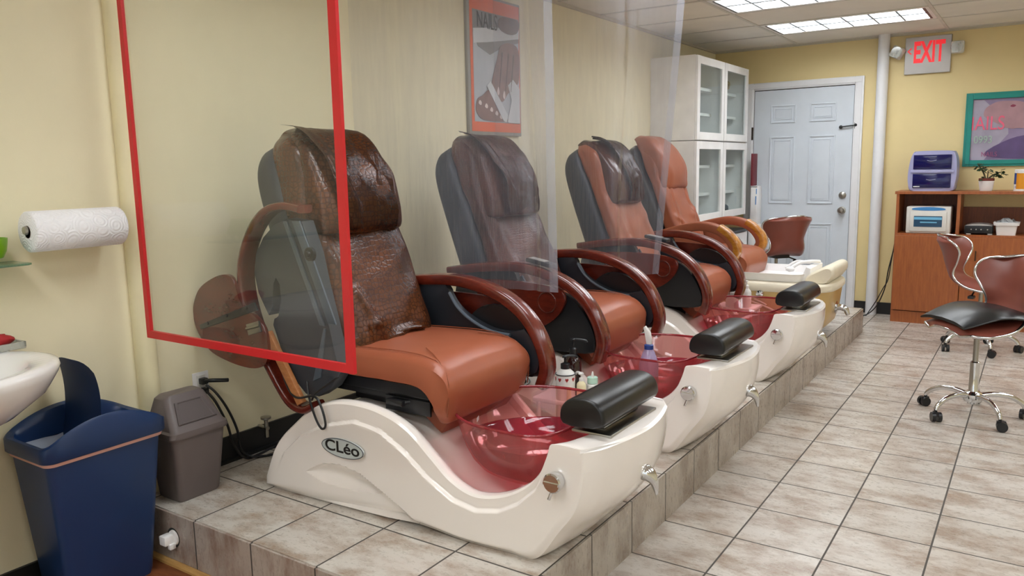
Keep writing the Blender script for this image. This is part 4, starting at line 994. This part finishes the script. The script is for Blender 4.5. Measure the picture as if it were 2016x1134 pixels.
# lavender two-window steriliser
t = thing('towel_steriliser', 'lavender cabinet-like steriliser with two dark blue windows on the wooden cabinet', 'steriliser', (1.98, 7.55, 1.122))
sx0, sx1, sy0, sy1, sz0, sz1 = 1.795, 2.155, 7.43, 7.66, 1.122, 1.452
prof = crom2([(sx0+.03, sz0), (sx0+.005, sz0+.06), (sx0, sz0+.14), (sx0+.012, sz0+.25), (sx0+.035, sz1-.012), (sx0+.06, sz1), ((sx0+sx1)/2, sz1+.003), (sx1-.05, sz1), (sx1-.025, sz1-.012), (sx1-.005, sz0+.25), (sx1, sz0+.14), (sx1-.01, sz0+.06), (sx1-.03, sz0), ((sx0+sx1)/2, sz0)], 4, True)
body = MB().prism(prof, sy0, sy1, 'y', .010).build('body', LAV, t)
MB().box(sx0+.035, sx1-.035, sy0-.006, sy0+.002, sz0+.295, sz0+.310).box(sx0+.02, sx1-.02, sy0-.012, sy0+.002, sz0+.150, sz0+.175, bev=.005).build('ledge', LAV, body)
for z0, z1 in ((.028, .143), (.182, .300)):
    dd = B(sx0+.038, sx1-.040, sy0-.008, sy0+.003, sz0+z0, sz0+z1, bev=.003).build('drawer', NAVYW, t)
    MB().tube(crom([(sx0+.14, sy0-.010, sz0+z1-.045), (sx0+.17, sy0-.011, sz0+z1-.052), (sx0+.21, sy0-.010, sz0+z1-.045)], 4), .002, 6).build('drawer_pull', LAV, dd)
B(sx0+.045, sx0+.095, sy0-.0095, sy0-.0075, sz0+.035, sz0+.042).build('label_strip', WHITEP, t, 0)
# white steriliser inside
t = thing('uv_steriliser', 'white steriliser box with a blue window inside the wooden cabinet', 'steriliser', (1.99, 7.55, .768))
a0, a1, b0 = 1.80, 2.135, 7.425
B(a0, a1, b0, 7.66, .768, .995, bev=.012).build('body', CREAMP if False else mat('steriliser_white', 'D9D6D0', .4), t)
dd = B(a0+.03, a1-.03, b0-.012, b0+.001, .785, .955, bev=.006).build('door', mat('steriliser_white', 'D9D6D0', .4), t)
B(a0+.062, a1-.062, b0-.014, b0-.011, .825, .915).build('window', mat('steriliser_window', '274A66', .15), dd, 0)
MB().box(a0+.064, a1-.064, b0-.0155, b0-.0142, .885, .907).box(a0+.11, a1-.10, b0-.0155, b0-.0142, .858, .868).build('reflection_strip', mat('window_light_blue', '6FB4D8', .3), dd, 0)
m = MB().prism(crom2([(a0+.05, .966), (a0+.17, .960), (a1-.05, .966), (a1-.06, .982), (a0+.17, .990), (a0+.06, .982)], 4, True), b0-.002, b0+.0005, 'y'); m.build('top_label', BLUEL, t)
# black device
t = thing('black_appliance', 'flat black appliance with a silver top on the right-hand shelf', 'appliance', (2.34, 7.52, .768))
B(2.235, 2.435, 7.43, 7.64, .778, .842, bev=.006).build('body', BLACKP, t)
MB().prism(crom2([(2.24, .842), (2.28, .852), (2.34, .857), (2.40, .852), (2.43, .842)], 3), 7.43, 7.63, 'y').build('silver_lid', SILVERP, t)
for x in (2.25, 2.40): B(x, x+.035, 7.428, 7.46, .768, .778, bev=.003).build('foot', SILVERP, t)
for i, x in enumerate((2.285, 2.32, 2.355, 2.40)): MB().lathe([(0, -.004), (.005, -.004), (.005, 0), (0, 0)], (x, 7.43, .812), 'y', 10).build('dial', SILVERP, t)
t = thing('plastic_basket', 'white plastic tub full of crumpled wrap on the right-hand shelf', 'tub', (2.53, 7.52, .768))
m = MB(); m.loft([rrect(2.462, 2.592, 7.45, 7.60, .768, .015), rrect(2.452, 2.602, 7.44, 7.61, .845, .015), rrect(2.440, 2.614, 7.428, 7.622, .847, .02), rrect(2.436, 2.618, 7.424, 7.626, .870, .02), rrect(2.452, 2.602, 7.44, 7.61, .872, .015), rrect(2.47, 2.585, 7.46, 7.59, .775, .015)]); m.build('tub_body', WHITEP, t)
crumple((2.527, 7.52, .862), (.062, .06, .034), GRAYCL, 'crumpled clear wrap filling the white tub on the shelf', 'wrap')
# potted plant
t = thing('potted_plant', 'small jade plant in a white pot on the wooden cabinet', 'plant', (2.365, 7.50, 1.122))
MB().lathe([(0, 1.122), (.042, 1.122), (.046, 1.13), (.056, 1.20), (.0565, 1.203), (.050, 1.203), (.045, 1.19), (0, 1.19)], (2.365, 7.50, 0), 'z', 32).build('pot', WHITEP, t)
MB().lathe([(0, 1.20), (.05, 1.20), (.056, 1.203), (.056, 1.222), (.052, 1.224), (.050, 1.216), (0, 1.214)], (2.365, 7.50, 0), 'z', 32).build('pot_rim', TERRA, t)
st = MB(); lf = MB(); random.seed(3)
def leafy(p0, p1, n, ls):
    pts = crom([p0, Vector(p0).lerp(Vector(p1), .5)+V(0, 0, .012), p1], 5); st.tube(pts, .0035, 6, rs=[.0045-.00015*i for i in range(len(pts))])
    for k in range(n):
        a = random.uniform(0, 2*PI); c = Vector(p1)+V(random.uniform(-.012, .012), random.uniform(-.012, .012), random.uniform(-.02, .012))
        dr = V(math.cos(a), math.sin(a), random.uniform(-.9, .6)).normalized(); up = dr.cross(V(0, 0, 1)).normalized(); nn = dr.cross(up)
        R = []
        for s, wd in ((0, .002), (.25, .008), (.6, .012), (.85, .009), (1, .001)):
            q = c+dr*(ls*s)+nn*(.006*s*s); R.append([q+up*wd, q+nn*.0022, q-up*wd, q-nn*.0022])
        lf.loft(R)
leafy((2.36, 7.50, 1.215), (2.325, 7.49, 1.305), 14, .042); leafy((2.37, 7.50, 1.215), (2.372, 7.50, 1.285), 6, .035); leafy((2.372, 7.50, 1.218), (2.445, 7.49, 1.262), 16, .042)
leafy((2.36, 7.49, 1.215), (2.30, 7.48, 1.335), 7, .036); leafy((2.38, 7.5, 1.22), (2.47, 7.48, 1.275), 8, .04); leafy((2.35, 7.48, 1.215), (2.335, 7.46, 1.232), 3, .03)
st.build('stem', STEM, t); lf.build('foliage', LEAF, t)
t = thing('wipes_canister', 'white wipes canister with a blue and orange label on the wooden cabinet', 'canister', (2.60, 7.50, 1.122))
cx, cy, rr = 2.602, 7.50, .047
MB().lathe([(0, 1.122), (rr, 1.122), (rr, 1.262), (rr+.002, 1.264), (rr+.002, 1.288), (rr-.004, 1.292), (0, 1.292)], (cx, cy, 0), 'z', 36).build('tub_body', WHITEP, t)
def wrap(a0, a1, z0, z1, m, nm):
    mb = MB(); R = [[V(cx+(rr+.0008)*math.cos(a), cy+(rr+.0008)*math.sin(a), z) for a in [a0+(a1-a0)*k/12 for k in range(13)]] for z in (z0, z1)]; mb.loft(R, closed=False); mb.build(nm, m, t, 60)
wrap(PI*1.02, PI*1.27, 1.175, 1.262, BLUEC, 'blue_label'); wrap(PI*1.27, PI*1.9, 1.138, 1.262, ORANGE2, 'orange_label')
xf(text_mb('100', .022, .0004, .8), *facing('-y', (cx-.028, cy-rr+.008, 1.153))).build('label_lettering', BLUEC, t, 0)

# teal framed picture
t = thing('picture_frame', 'teal framed picture of a hand and a glass with the reflection of a pink NAILS sign painted on its glass', 'picture', (2.6, YB, 1.62))
fx0, fx1, fz0, fz1 = 2.168, 3.05, 1.318, 1.92
m = MB()
for ins, dep in ((0, .018), (.018, .026), (.036, .020)):
    a, b, c, d_ = fx0+ins, fx1-ins, fz0+ins, fz1-ins; wv = .052-ins
    ringbox(m, 'y', a, b, c, d_, wv, YB-dep, YB, .002)
m.build('frame', TEAL, t, 20)
B(fx0+.05, fx1-.05, YB-.010, YB-.002, fz0+.05, fz1-.05).build('print', MAUVE, t, 0)
def fl(name, poly, lay, m): MB().prism(poly, YB-.0102-.001*lay, YB-.0102-.001*(lay-1), 'y').build(name, m, t, 0)
def W(u, v): return (fx0+.05+(fx1-fx0-.1)*u, fz0+.05+(fz1-fz0-.1)*v)
fl('picture_cuff', [W(.02, .0), W(.13, .0), W(.34, .42), W(.33, .62), W(.10, .98), W(.0, .98), W(.0, .1)], 1, mat('picture_pale_lilac', 'A7A0B2', .4, 0, .15, 6))
fl('picture_skirt', crom2([W(.13, .10), W(.36, .34), W(.60, .40), W(.98, .36), W(.98, .04), W(.4, .02)], 4, True), 2, MAUVED)
fl('picture_hand', crom2([W(.12, .84), W(.11, .72), W(.18, .64), W(.30, .54), W(.38, .50), W(.50, .56), W(.54, .66), W(.56, .78), W(.45, .92), (fx0+.28, fz1-.075), W(.20, .93)], 5, True), 3, PICSK)
for u0, v0, u1, v1 in ((.30, .52, .50, .50), (.34, .62, .60, .58), (.36, .72, .58, .68), (.34, .80, .52, .80)):
    fl('picture_finger', [W(u0, v0), W(u1, v1), W(u1+.01, v1+.035), W(u0+.01, v0+.07)], 4, PICSK)
for u, v in ((.50, .515), (.60, .595), (.58, .69), (.36, .86)): fl('picture_nail', crom2([W(u-.02, v), W(u+.01, v-.015), W(u+.03, v+.01), W(u, v+.028)], 4, True), 5, mat('picture_nail_red', '8A2F4C', .3))
fl('picture_glass', [W(.60, .52), W(.80, .52), W(.725, .42), W(.715, .06), W(.70, .06), W(.695, .42)], 4, mat('picture_glass_pale', 'B4B0C4', .3))
m = text_mb('NAILS', .16, .0006, .72); xf(m, *facing('-y', (fx0+.05+.085, YB-.0158, 1.665)))  # storefront neon reflected in the glass, modelled as flat coloured letters
bmesh.ops.delete(m.b, geom=[v for v in m.b.verts if v.co.x < fx0+.052], context='VERTS'); m.build('pink_neon_reflection', PINKN, t, 0)
xf(text_mb('0993', .085, .0005, .8), *facing('-y', (fx0+.14, YB-.0158, 1.535))).build('green_neon_reflection', PALEG, t, 0)  # second row of the sign's reflection, also solid letters
xf(text_mb('NAILS', .055, .0005, .8), *facing('-y', (fx0+.19, YB-.0158, 1.415))).build('faint_neon_reflection', mat('faint_rose_reflection', 'A0567E', .4), t, 0)  # lowest, dimmer row of the painted sign reflection

# exit sign
t = thing('exit_sign', 'red EXIT sign with two emergency lamp heads, high on the yellow back wall', 'sign', (1.86, YB, 2.26))
B(1.685, 2.035, YB-.028, YB, 2.108, 2.415, bev=.004).build('sign_plate', SILVERP, t, 20)
xf(fit_text('EXIT', .235, .178, .002, .03), *facing('-y', (1.872, YB-.0295, 2.288))).build('exit_lettering', REDPLATE, t, 0)
MB().prism([(1.703, 2.300), (1.732, 2.328), (1.738, 2.322), (1.716, 2.300), (1.738, 2.278), (1.732, 2.272)], YB-.030, YB-.028, 'y').build('arrow', REDPLATE, t, 0)
for x, z, ang in ((1.628, 2.297, .5), (2.083, 2.300, 0)):
    m = MB(); m.box(-.05, .05, -.03, .03, -.05, .05, bev=.014); bmesh.ops.transform(m.b, matrix=Matrix.Translation((x, YB-.06, z)) @ Matrix.Rotation(ang, 4, 'Y') @ Matrix.Rotation(-.4 if ang else .1, 4, 'Z'), verts=m.b.verts)
    hd = m.build('lamp_head', mat('lamp_head_white', 'CFCEC6', .3), t, 30)
    MB().lathe([(0, -.004), (.018, -.004), (.036, .004), (.038, .006), (0, .006)], (x, YB-.094, z), 'y', 28).build('lamp_reflector', CHROME, hd)
    MB().lathe([(0, 0), (.044, 0), (.044, .004), (0, .004)], (x, YB-.102, z), 'y', 28).build('lamp_lens', LAMPW, hd)
    MB().tube([(x, YB-.05, z), ((1.69 if x < 1.8 else 2.03), YB-.02, z)], .010, 8).build('lamp_arm', SILVERP, hd)

# cords beside the wooden cabinet
m = MB().tube(crom([(1.715, 7.70, 1.0), (1.708, 7.66, .76), (1.69, 7.62, .60), (1.66, 7.60, .42), (1.64, 7.58, .25), (1.58, 7.56, .09), (1.50, 7.52, .012), (1.42, 7.55, .008)], 6), .005, 8)
m.tube(crom([(1.715, 7.70, .98), (1.70, 7.64, .72), (1.68, 7.60, .5), (1.665, 7.58, .34), (1.63, 7.57, .26), (1.58, 7.54, .14), (1.51, 7.50, .010)], 6), .004, 8)
tag(m.build('electric_cable', BLACKP), 'black cords hanging from the wooden cabinet to the floor beside the white pipe', 'cord')

# ------------------------------------------------------------------ stools
def stool_shell(prof, width, camb, th=.035):
    """saddle shaped seat and back in one sheet; prof = (s, u, z), width = (s, hw), camb = (s, cu, cz): how the side edges move"""
    mb = MB(); R = []; n, m = 56, 24; edge = [[], []]
    for i in range(n):
        s = i/(n-1); p = keyed(prof, s); q = keyed(prof, min(1, s+.01)); r = keyed(prof, max(0, s-.01)); tg = (q-r).normalized(); nn = Vector((-tg.y, tg.x))
        hw = keyed([(a, b, 0) for a, b in width], s).x; cu = keyed(camb, s); up = []; lo = []
        for j in range(m+1):
            y = -1+2*j/m; a = abs(y); k = a**2.2
            u = p.x+cu.x*k; z = p.y+cu.y*k; e = math.sqrt(max(0, 1-a**6)); tt = th*(.25+.75*e)*min(1, .35+min(s, 1-s)*12)
            up.append(V(u+nn.x*tt, hw*y, z+nn.y*tt)); lo.append(V(u, hw*y, z))
        R.append(up+list(reversed(lo))); edge[0].append((up[0]+lo[0])/2); edge[1].append((up[-1]+lo[-1])/2)
    mb.loft(R)
    first = [(R[0][j]+R[0][-1-j])/2 for j in range(m+1)]; last = [(R[-1][j]+R[-1][-1-j])/2 for j in range(m+1)]
    trim = edge[0]+last[1:]+list(reversed(edge[1]))[1:]+list(reversed(first))[1:-1]
    return mb, trim
def make_stool(seat_h, label, group=None, prof=None, width=None, camb=None, dz=0, kw=1):
    prof = [(a, b, c+dz) for a, b, c in prof]; width = [(a, b*kw) for a, b in width]; seat_h += dz
    t = thing('swivel_stool', label, 'stool', (0, 0, 0), group)
    m, trim = stool_shell(prof, width, camb)
    sh = m.build('seat_shell', SUBL, t, 60)
    MB().tube(trim, .008, 8, True).build('chrome_trim', CHROME, sh, 60)
    MB().box(-.10, .09, -.07, .07, seat_h-.055, seat_h-.015, bev=.006).build('seat_plate', BLACKP, t)
    MB().tube([(-.02, 0, seat_h-.04), (-.02, -.12, seat_h-.06), (-.02, -.19, seat_h-.085)], .006, 8).box(-.04, 0, -.235, -.17, seat_h-.105, seat_h-.085, bev=.006).build('height_lever', BLACKP, t)
    MB().lathe([(0, .29), (.014, .29), (.014, seat_h-.05), (0, seat_h-.05)], seg=20).build('gas_column', STEEL, t)
    MB().lathe([(0, .07), (.026, .07), (.028, .12), (.024, .13), (.024, .30), (.018, .305), (0, .305)], seg=24).build('column_sleeve', CHROME, t)
    hub = MB().lathe([(0, .085), (.045, .085), (.052, .10), (.05, .125), (.03, .14), (0, .14)], seg=28).build('base_hub', CHROME, t)
    for k in range(5):
        a = 2*PI*k/5+.2; c, s = math.cos(a), math.sin(a)
        pts = crom([(.03*c, .03*s, .115), (.10*c, .10*s, .128), (.18*c, .18*s, .118), (.235*c, .235*s, .085), (.25*c, .25*s, .06)], 5)
        lg = MB().tube(pts, .013, 12, rs=[.016-.004*i/20 for i in range(21)]).build('base_leg', CHROME, t)
        X, Y = .25*c, .25*s; pc, ps = math.cos(a+1.1), math.sin(a+1.1); ca = MB()
        for sgn in (-1, 1):
            r_ = bmesh.ops.create_cone(ca.b, cap_ends=True, segments=24, radius1=.026, radius2=.026, depth=.018)
            M = Matrix.Translation((X+pc*0-ps*.015*sgn+pc*.010, Y+ps*0+pc*.015*sgn+ps*.010, .026)) @ Matrix.Rotation(a+1.1, 4, 'Z') @ Matrix.Rotation(PI/2, 4, 'X')
            bmesh.ops.transform(ca.b, matrix=M, verts=r_['verts'])
        ca.cyl((X, Y, .03), (X, Y, .065), .008)
        r_ = bmesh.ops.create_cube(ca.b, size=1); M = Matrix.Translation((X+pc*.006, Y+ps*.006, .042)) @ Matrix.Rotation(a+1.1, 4, 'Z') @ Matrix.Diagonal((.042, .020, .020, 1)); bmesh.ops.transform(ca.b, matrix=M, verts=r_['verts'])
        ca.build('caster', BLACKP, t)
    return t
PR1 = [(0, .21, .475), (.10, .18, .505), (.28, .08, .515), (.45, -.06, .515), (.56, -.16, .545), (.66, -.205, .62), (.80, -.235, .72), (.93, -.275, .81), (1, -.30, .84)]
WD1 = [(0, .12), (.08, .18), (.25, .225), (.42, .21), (.56, .155), (.66, .15), (.78, .19), (.9, .205), (.97, .18), (1, .12)]
CB1 = [(0, -.02, -.03), (.25, 0, -.055), (.45, 0, -.03), (.58, .02, .0), (.70, .09, .01), (.85, .13, 0), (1, .09, -.02)]
s2 = make_stool(.51, 'farther brown swivel stool in front of the wooden cabinet', None, PR1, WD1, CB1)
s2.location = (2.43, 6.56, 0); s2.rotation_euler = (0, 0, math.radians(-8))
s1 = make_stool(.51, 'nearest brown swivel stool with a black cushion on its seat', None, PR1, WD1, CB1, .03, 1.04); s1.location = (2.51, 4.81, 0); s1.rotation_euler = (0, 0, math.radians(-140))
s3 = make_stool(.51, 'brown swivel stool with its back turned, in front of the white door', None, PR1, WD1, CB1, .095, 1.12); s3.location = (.82, 7.08, .0); s3.rotation_euler = (0, 0, math.radians(139))
# black cushion tied on the nearest stool
m = MB(); R = []
for i in range(33):
    a = -1+2*i/32; ring = []
    for j in range(40):
        b_ = 2*PI*j/40; y = spow(math.cos(b_), .35); zz = spow(math.sin(b_), .6)
        hw = .215*(1-.16*max(0, a)**2); X_ = .21*a; puff = .020*(1-abs(a)**4)*(1-abs(y)**4)
        tuft = sum(.012*math.exp(-((X_-tx)**2+(y*hw-ty)**2)/.0009) for tx, ty in ((-.08, -.07), (-.08, .07), (.06, -.07), (.06, .07)))
        sag = .022*math.cos(a*2.2)-.03*abs(y)**2.5*.8-.02*max(0, a-.2)
        ring.append(V(X_, hw*y, .577+sag+zz*(.008+puff*.8)-(tuft if zz > 0 else 0)))
    R.append(ring)
m.loft(R)
cu = m.build('seat_cushion', BLACKV, None, 60); tag(cu, 'tufted black cushion lying on the nearest brown stool', 'cushion')
cu.location = (2.51-.0, 4.81, .0); cu.rotation_euler = (0, 0, math.radians(-140)); ORG[cu.name] = Vector((0, 0, 0))

# ------------------------------------------------------------------ bottles and small things by the bowls
def stand(x, y, z, label):
    t = thing('side_stand', label, 'stand', (x, y, PH))
    B(x-.13, x+.13, y-.10, y+.10, z-.02, z, bev=.006).build('stand_top', WHITEP, t)
    for sx in (-1, 1):
        for sy in (-1, 1): MB().cyl((x+.11*sx, y+.08*sy, PH), (x+.11*sx, y+.08*sy, z-.018), .009).build('leg', WHITEP, t)
    return t
stand(1.17, 2.77, .44, 'low white stand with bottles between the first and second pedicure chairs')
def pump(x, y, z, r, h, m, pm, ang, label, shoulder=.72, nose=.045, cat='bottle', deco=None):
    t = thing('pump_bottle', label, cat, (x, y, z))
    MB().lathe([(0, z), (r*.96, z), (r, z+.006), (r, z+h*shoulder*.85), (r*.92, z+h*shoulder*.93), (r*.45, z+h*shoulder*1.08), (r*.38, z+h*shoulder*1.10), (0, z+h*shoulder*1.10)], (x, y, 0), 'z', 32).build('bottle_body', m, t, 50)
    zt = z+h*shoulder*1.08
    MB().lathe([(0, zt), (r*.48, zt), (r*.48, zt+h*.12), (r*.22, zt+h*.15), (r*.13, zt+h*.15), (r*.13, zt+h*.30), (0, zt+h*.30)], (x, y, 0), 'z', 20).build('bottle_cap', pm, t)
    c, s = math.cos(ang), math.sin(ang); z2 = zt+h*.30
    MB().tube(crom([(x-c*.012, y-s*.012, z2), (x+c*.01, y+s*.01, z2+.002), (x+c*nose, y+s*nose, z2-.002), (x+c*(nose+.008), y+s*(nose+.008), z2-.010)], 4), .005, 8).ball((x, y, z2), .012, .012, .006).build('pump_nozzle', pm, t)
    return t, zt
b1, zt = pump(1.175, 2.715, .44, .040, .165, WHITEBOT, BLACKP, .9, 'white lotion pump bottle with red heart marks, beside the front foot bowl')
hb = MB()
for k in range(5):
    a = -2.4+.75*k; c, s = math.cos(a), math.sin(a); q = Vector((1.175+c*.0405, 2.715+s*.0405, .528)); tx = V(-s, c, 0)
    hb.loft([[q+V(c, s, 0)*d+tx*(u*.008)+V(0, 0, v*.009) for u, v in ((0, -1), (.9, .2), (.5, .9), (0, .45), (-.5, .9), (-.9, .2))] for d in (-.001, .001)])
hb.build('heart_marks', mat('heart_red', 'A32A2C', .4), b1, 0)
MB().lathe([(.0404, .545), (.041, .545), (.041, .549), (.0404, .549), (.0404, .545)], (1.175, 2.715, 0), 'z', 32).build('rim_line', GREYP, b1)
pump(1.165, 2.80, .44, .034, .215, AMBER, BLACKP, .3, 'dark amber pump bottle behind the white lotion bottle', nose=.05)
pump(1.235, 2.74, .44, .019, .10, YELB, WHITEBOT, 2.6, 'small pale pump bottle with a white nozzle beside the white lotion bottle', nose=.035)
t = thing('dropper_bottle', 'small white bottle with a mint cap behind the pale pump bottle', 'bottle', (1.255, 2.80, .44))
MB().lathe([(0, .44), (.024, .44), (.024, .49), (.014, .50), (0, .50)], (1.255, 2.80, 0), 'z', 20).build('bottle_body', WHITEBOT, t)
MB().lathe([(0, .498), (.022, .498), (.022, .522), (0, .522)], (1.255, 2.80, 0), 'z', 20).build('bottle_cap', MINT, t); MB().cyl((1.255, 2.80, .52), (1.255, 2.80, .545), .007, .003).build('bottle_tip', WHITEBOT, t)
m = MB(); m.box(-.025, .025, -.012, .012, 0, .035, bev=.005, mtx=Matrix.Translation((1.285, 2.745, .452)) @ Matrix.Rotation(.5, 4, 'Y') @ Matrix.Rotation(.7, 4, 'Z')); t = tag(m.build('nail_brush', WHITEBOT), 'small white tilted brush next to the pale pump bottle', 'brush')
tag(MB().cyl((1.205, 2.69, .44), (1.205, 2.69, .50), .011, .008).build('small_bottle', YELB), 'tiny cream bottle between the white lotion bottle and the pale pump bottle', 'bottle')
# spray bottle standing in the second bowl
t = thing('spray_bottle', 'tall lilac spray bottle with a white trigger standing in the second foot bowl', 'bottle', (1.372, 3.10, .368))
bx, by, z0 = 1.372, 3.10, .368
MB().lathe([(0, z0), (.040, z0), (.042, z0+.008), (.042, z0+.155), (.038, z0+.175), (.026, z0+.21), (.018, z0+.225), (.015, z0+.235), (0, z0+.235)], (bx, by, 0), 'z', 32).build('bottle_body', LILACL, t, 50)
MB().lathe([(0, z0+.225), (.020, z0+.225), (.020, z0+.243), (.014, z0+.247), (0, z0+.247)], (bx, by, 0), 'z', 24).build('blue_collar', BLUEC, t)
MB().prism([(bx-.010, z0+.245), (bx+.012, z0+.245), (bx+.012, z0+.262), (bx+.006, z0+.30), (bx-.016, z0+.325), (bx-.024, z0+.32), (bx-.010, z0+.275)], by-.009, by+.009, 'y', .003).build('trigger', WHITEBOT, t)
# crumpled white cover knob at the far rim of the second and third spas
for i, (yc, lab) in enumerate(((YC[2], 'crumpled clear wrapper by the third foot bowl'),)):
    mb = MB(); mb.ball((1.50, yc-.315, .50), .026, .022, .022, 16, 10)
    for v in mb.b.verts: v.co += V(*[.010*noise.noise(v.co*70+V(k*7, 3, 0)) for k in range(3)])
stand(1.15, 5.00, .47, 'low white stand with bottles between the third and fourth pedicure chairs')
pump(1.135, 4.93, .47, .040, .15, WHITEBOT, BLACKP, 1.6, 'white lotion pump bottle with a black pump by the third foot bowl')
pump(1.215, 4.965, .47, .032, .155, WHITEBOT, WHITEBOT, 2.2, 'plain white pump bottle by the third foot bowl')
tag(MB().lathe([(0, .47), (.02, .47), (.02, .50), (.008, .515), (0, .52)], (1.18, 4.90, 0), 'z', 18).build('small_bottle', mat('pink_bottle', 'D9A0AA', .35)), 'small pink bottle between the bottles by the third foot bowl', 'bottle')
# remote controls on the armrests
def remote(x, y, z, rot, lab):
    t = thing('remote_control', lab, 'remote control', (0, 0, 0))
    MB().box(-.075, .075, -.024, .024, 0, .020, bev=.006).build('handset', DARKG, t)
    MB().box(-.062, .03, -.018, .018, .0195, .0225, bev=.001).build('keypad', SILVERP, t)
    t.location = (x, y, z); t.rotation_euler = (0, math.radians(8), rot); return t
remote(.93, YC[1]-.30, .957, -.15, 'grey handset lying on the near armrest of the second pedicure chair')
remote(.93, YC[2]-.30, .957, -.15, 'grey handset lying on the near armrest of the third pedicure chair')
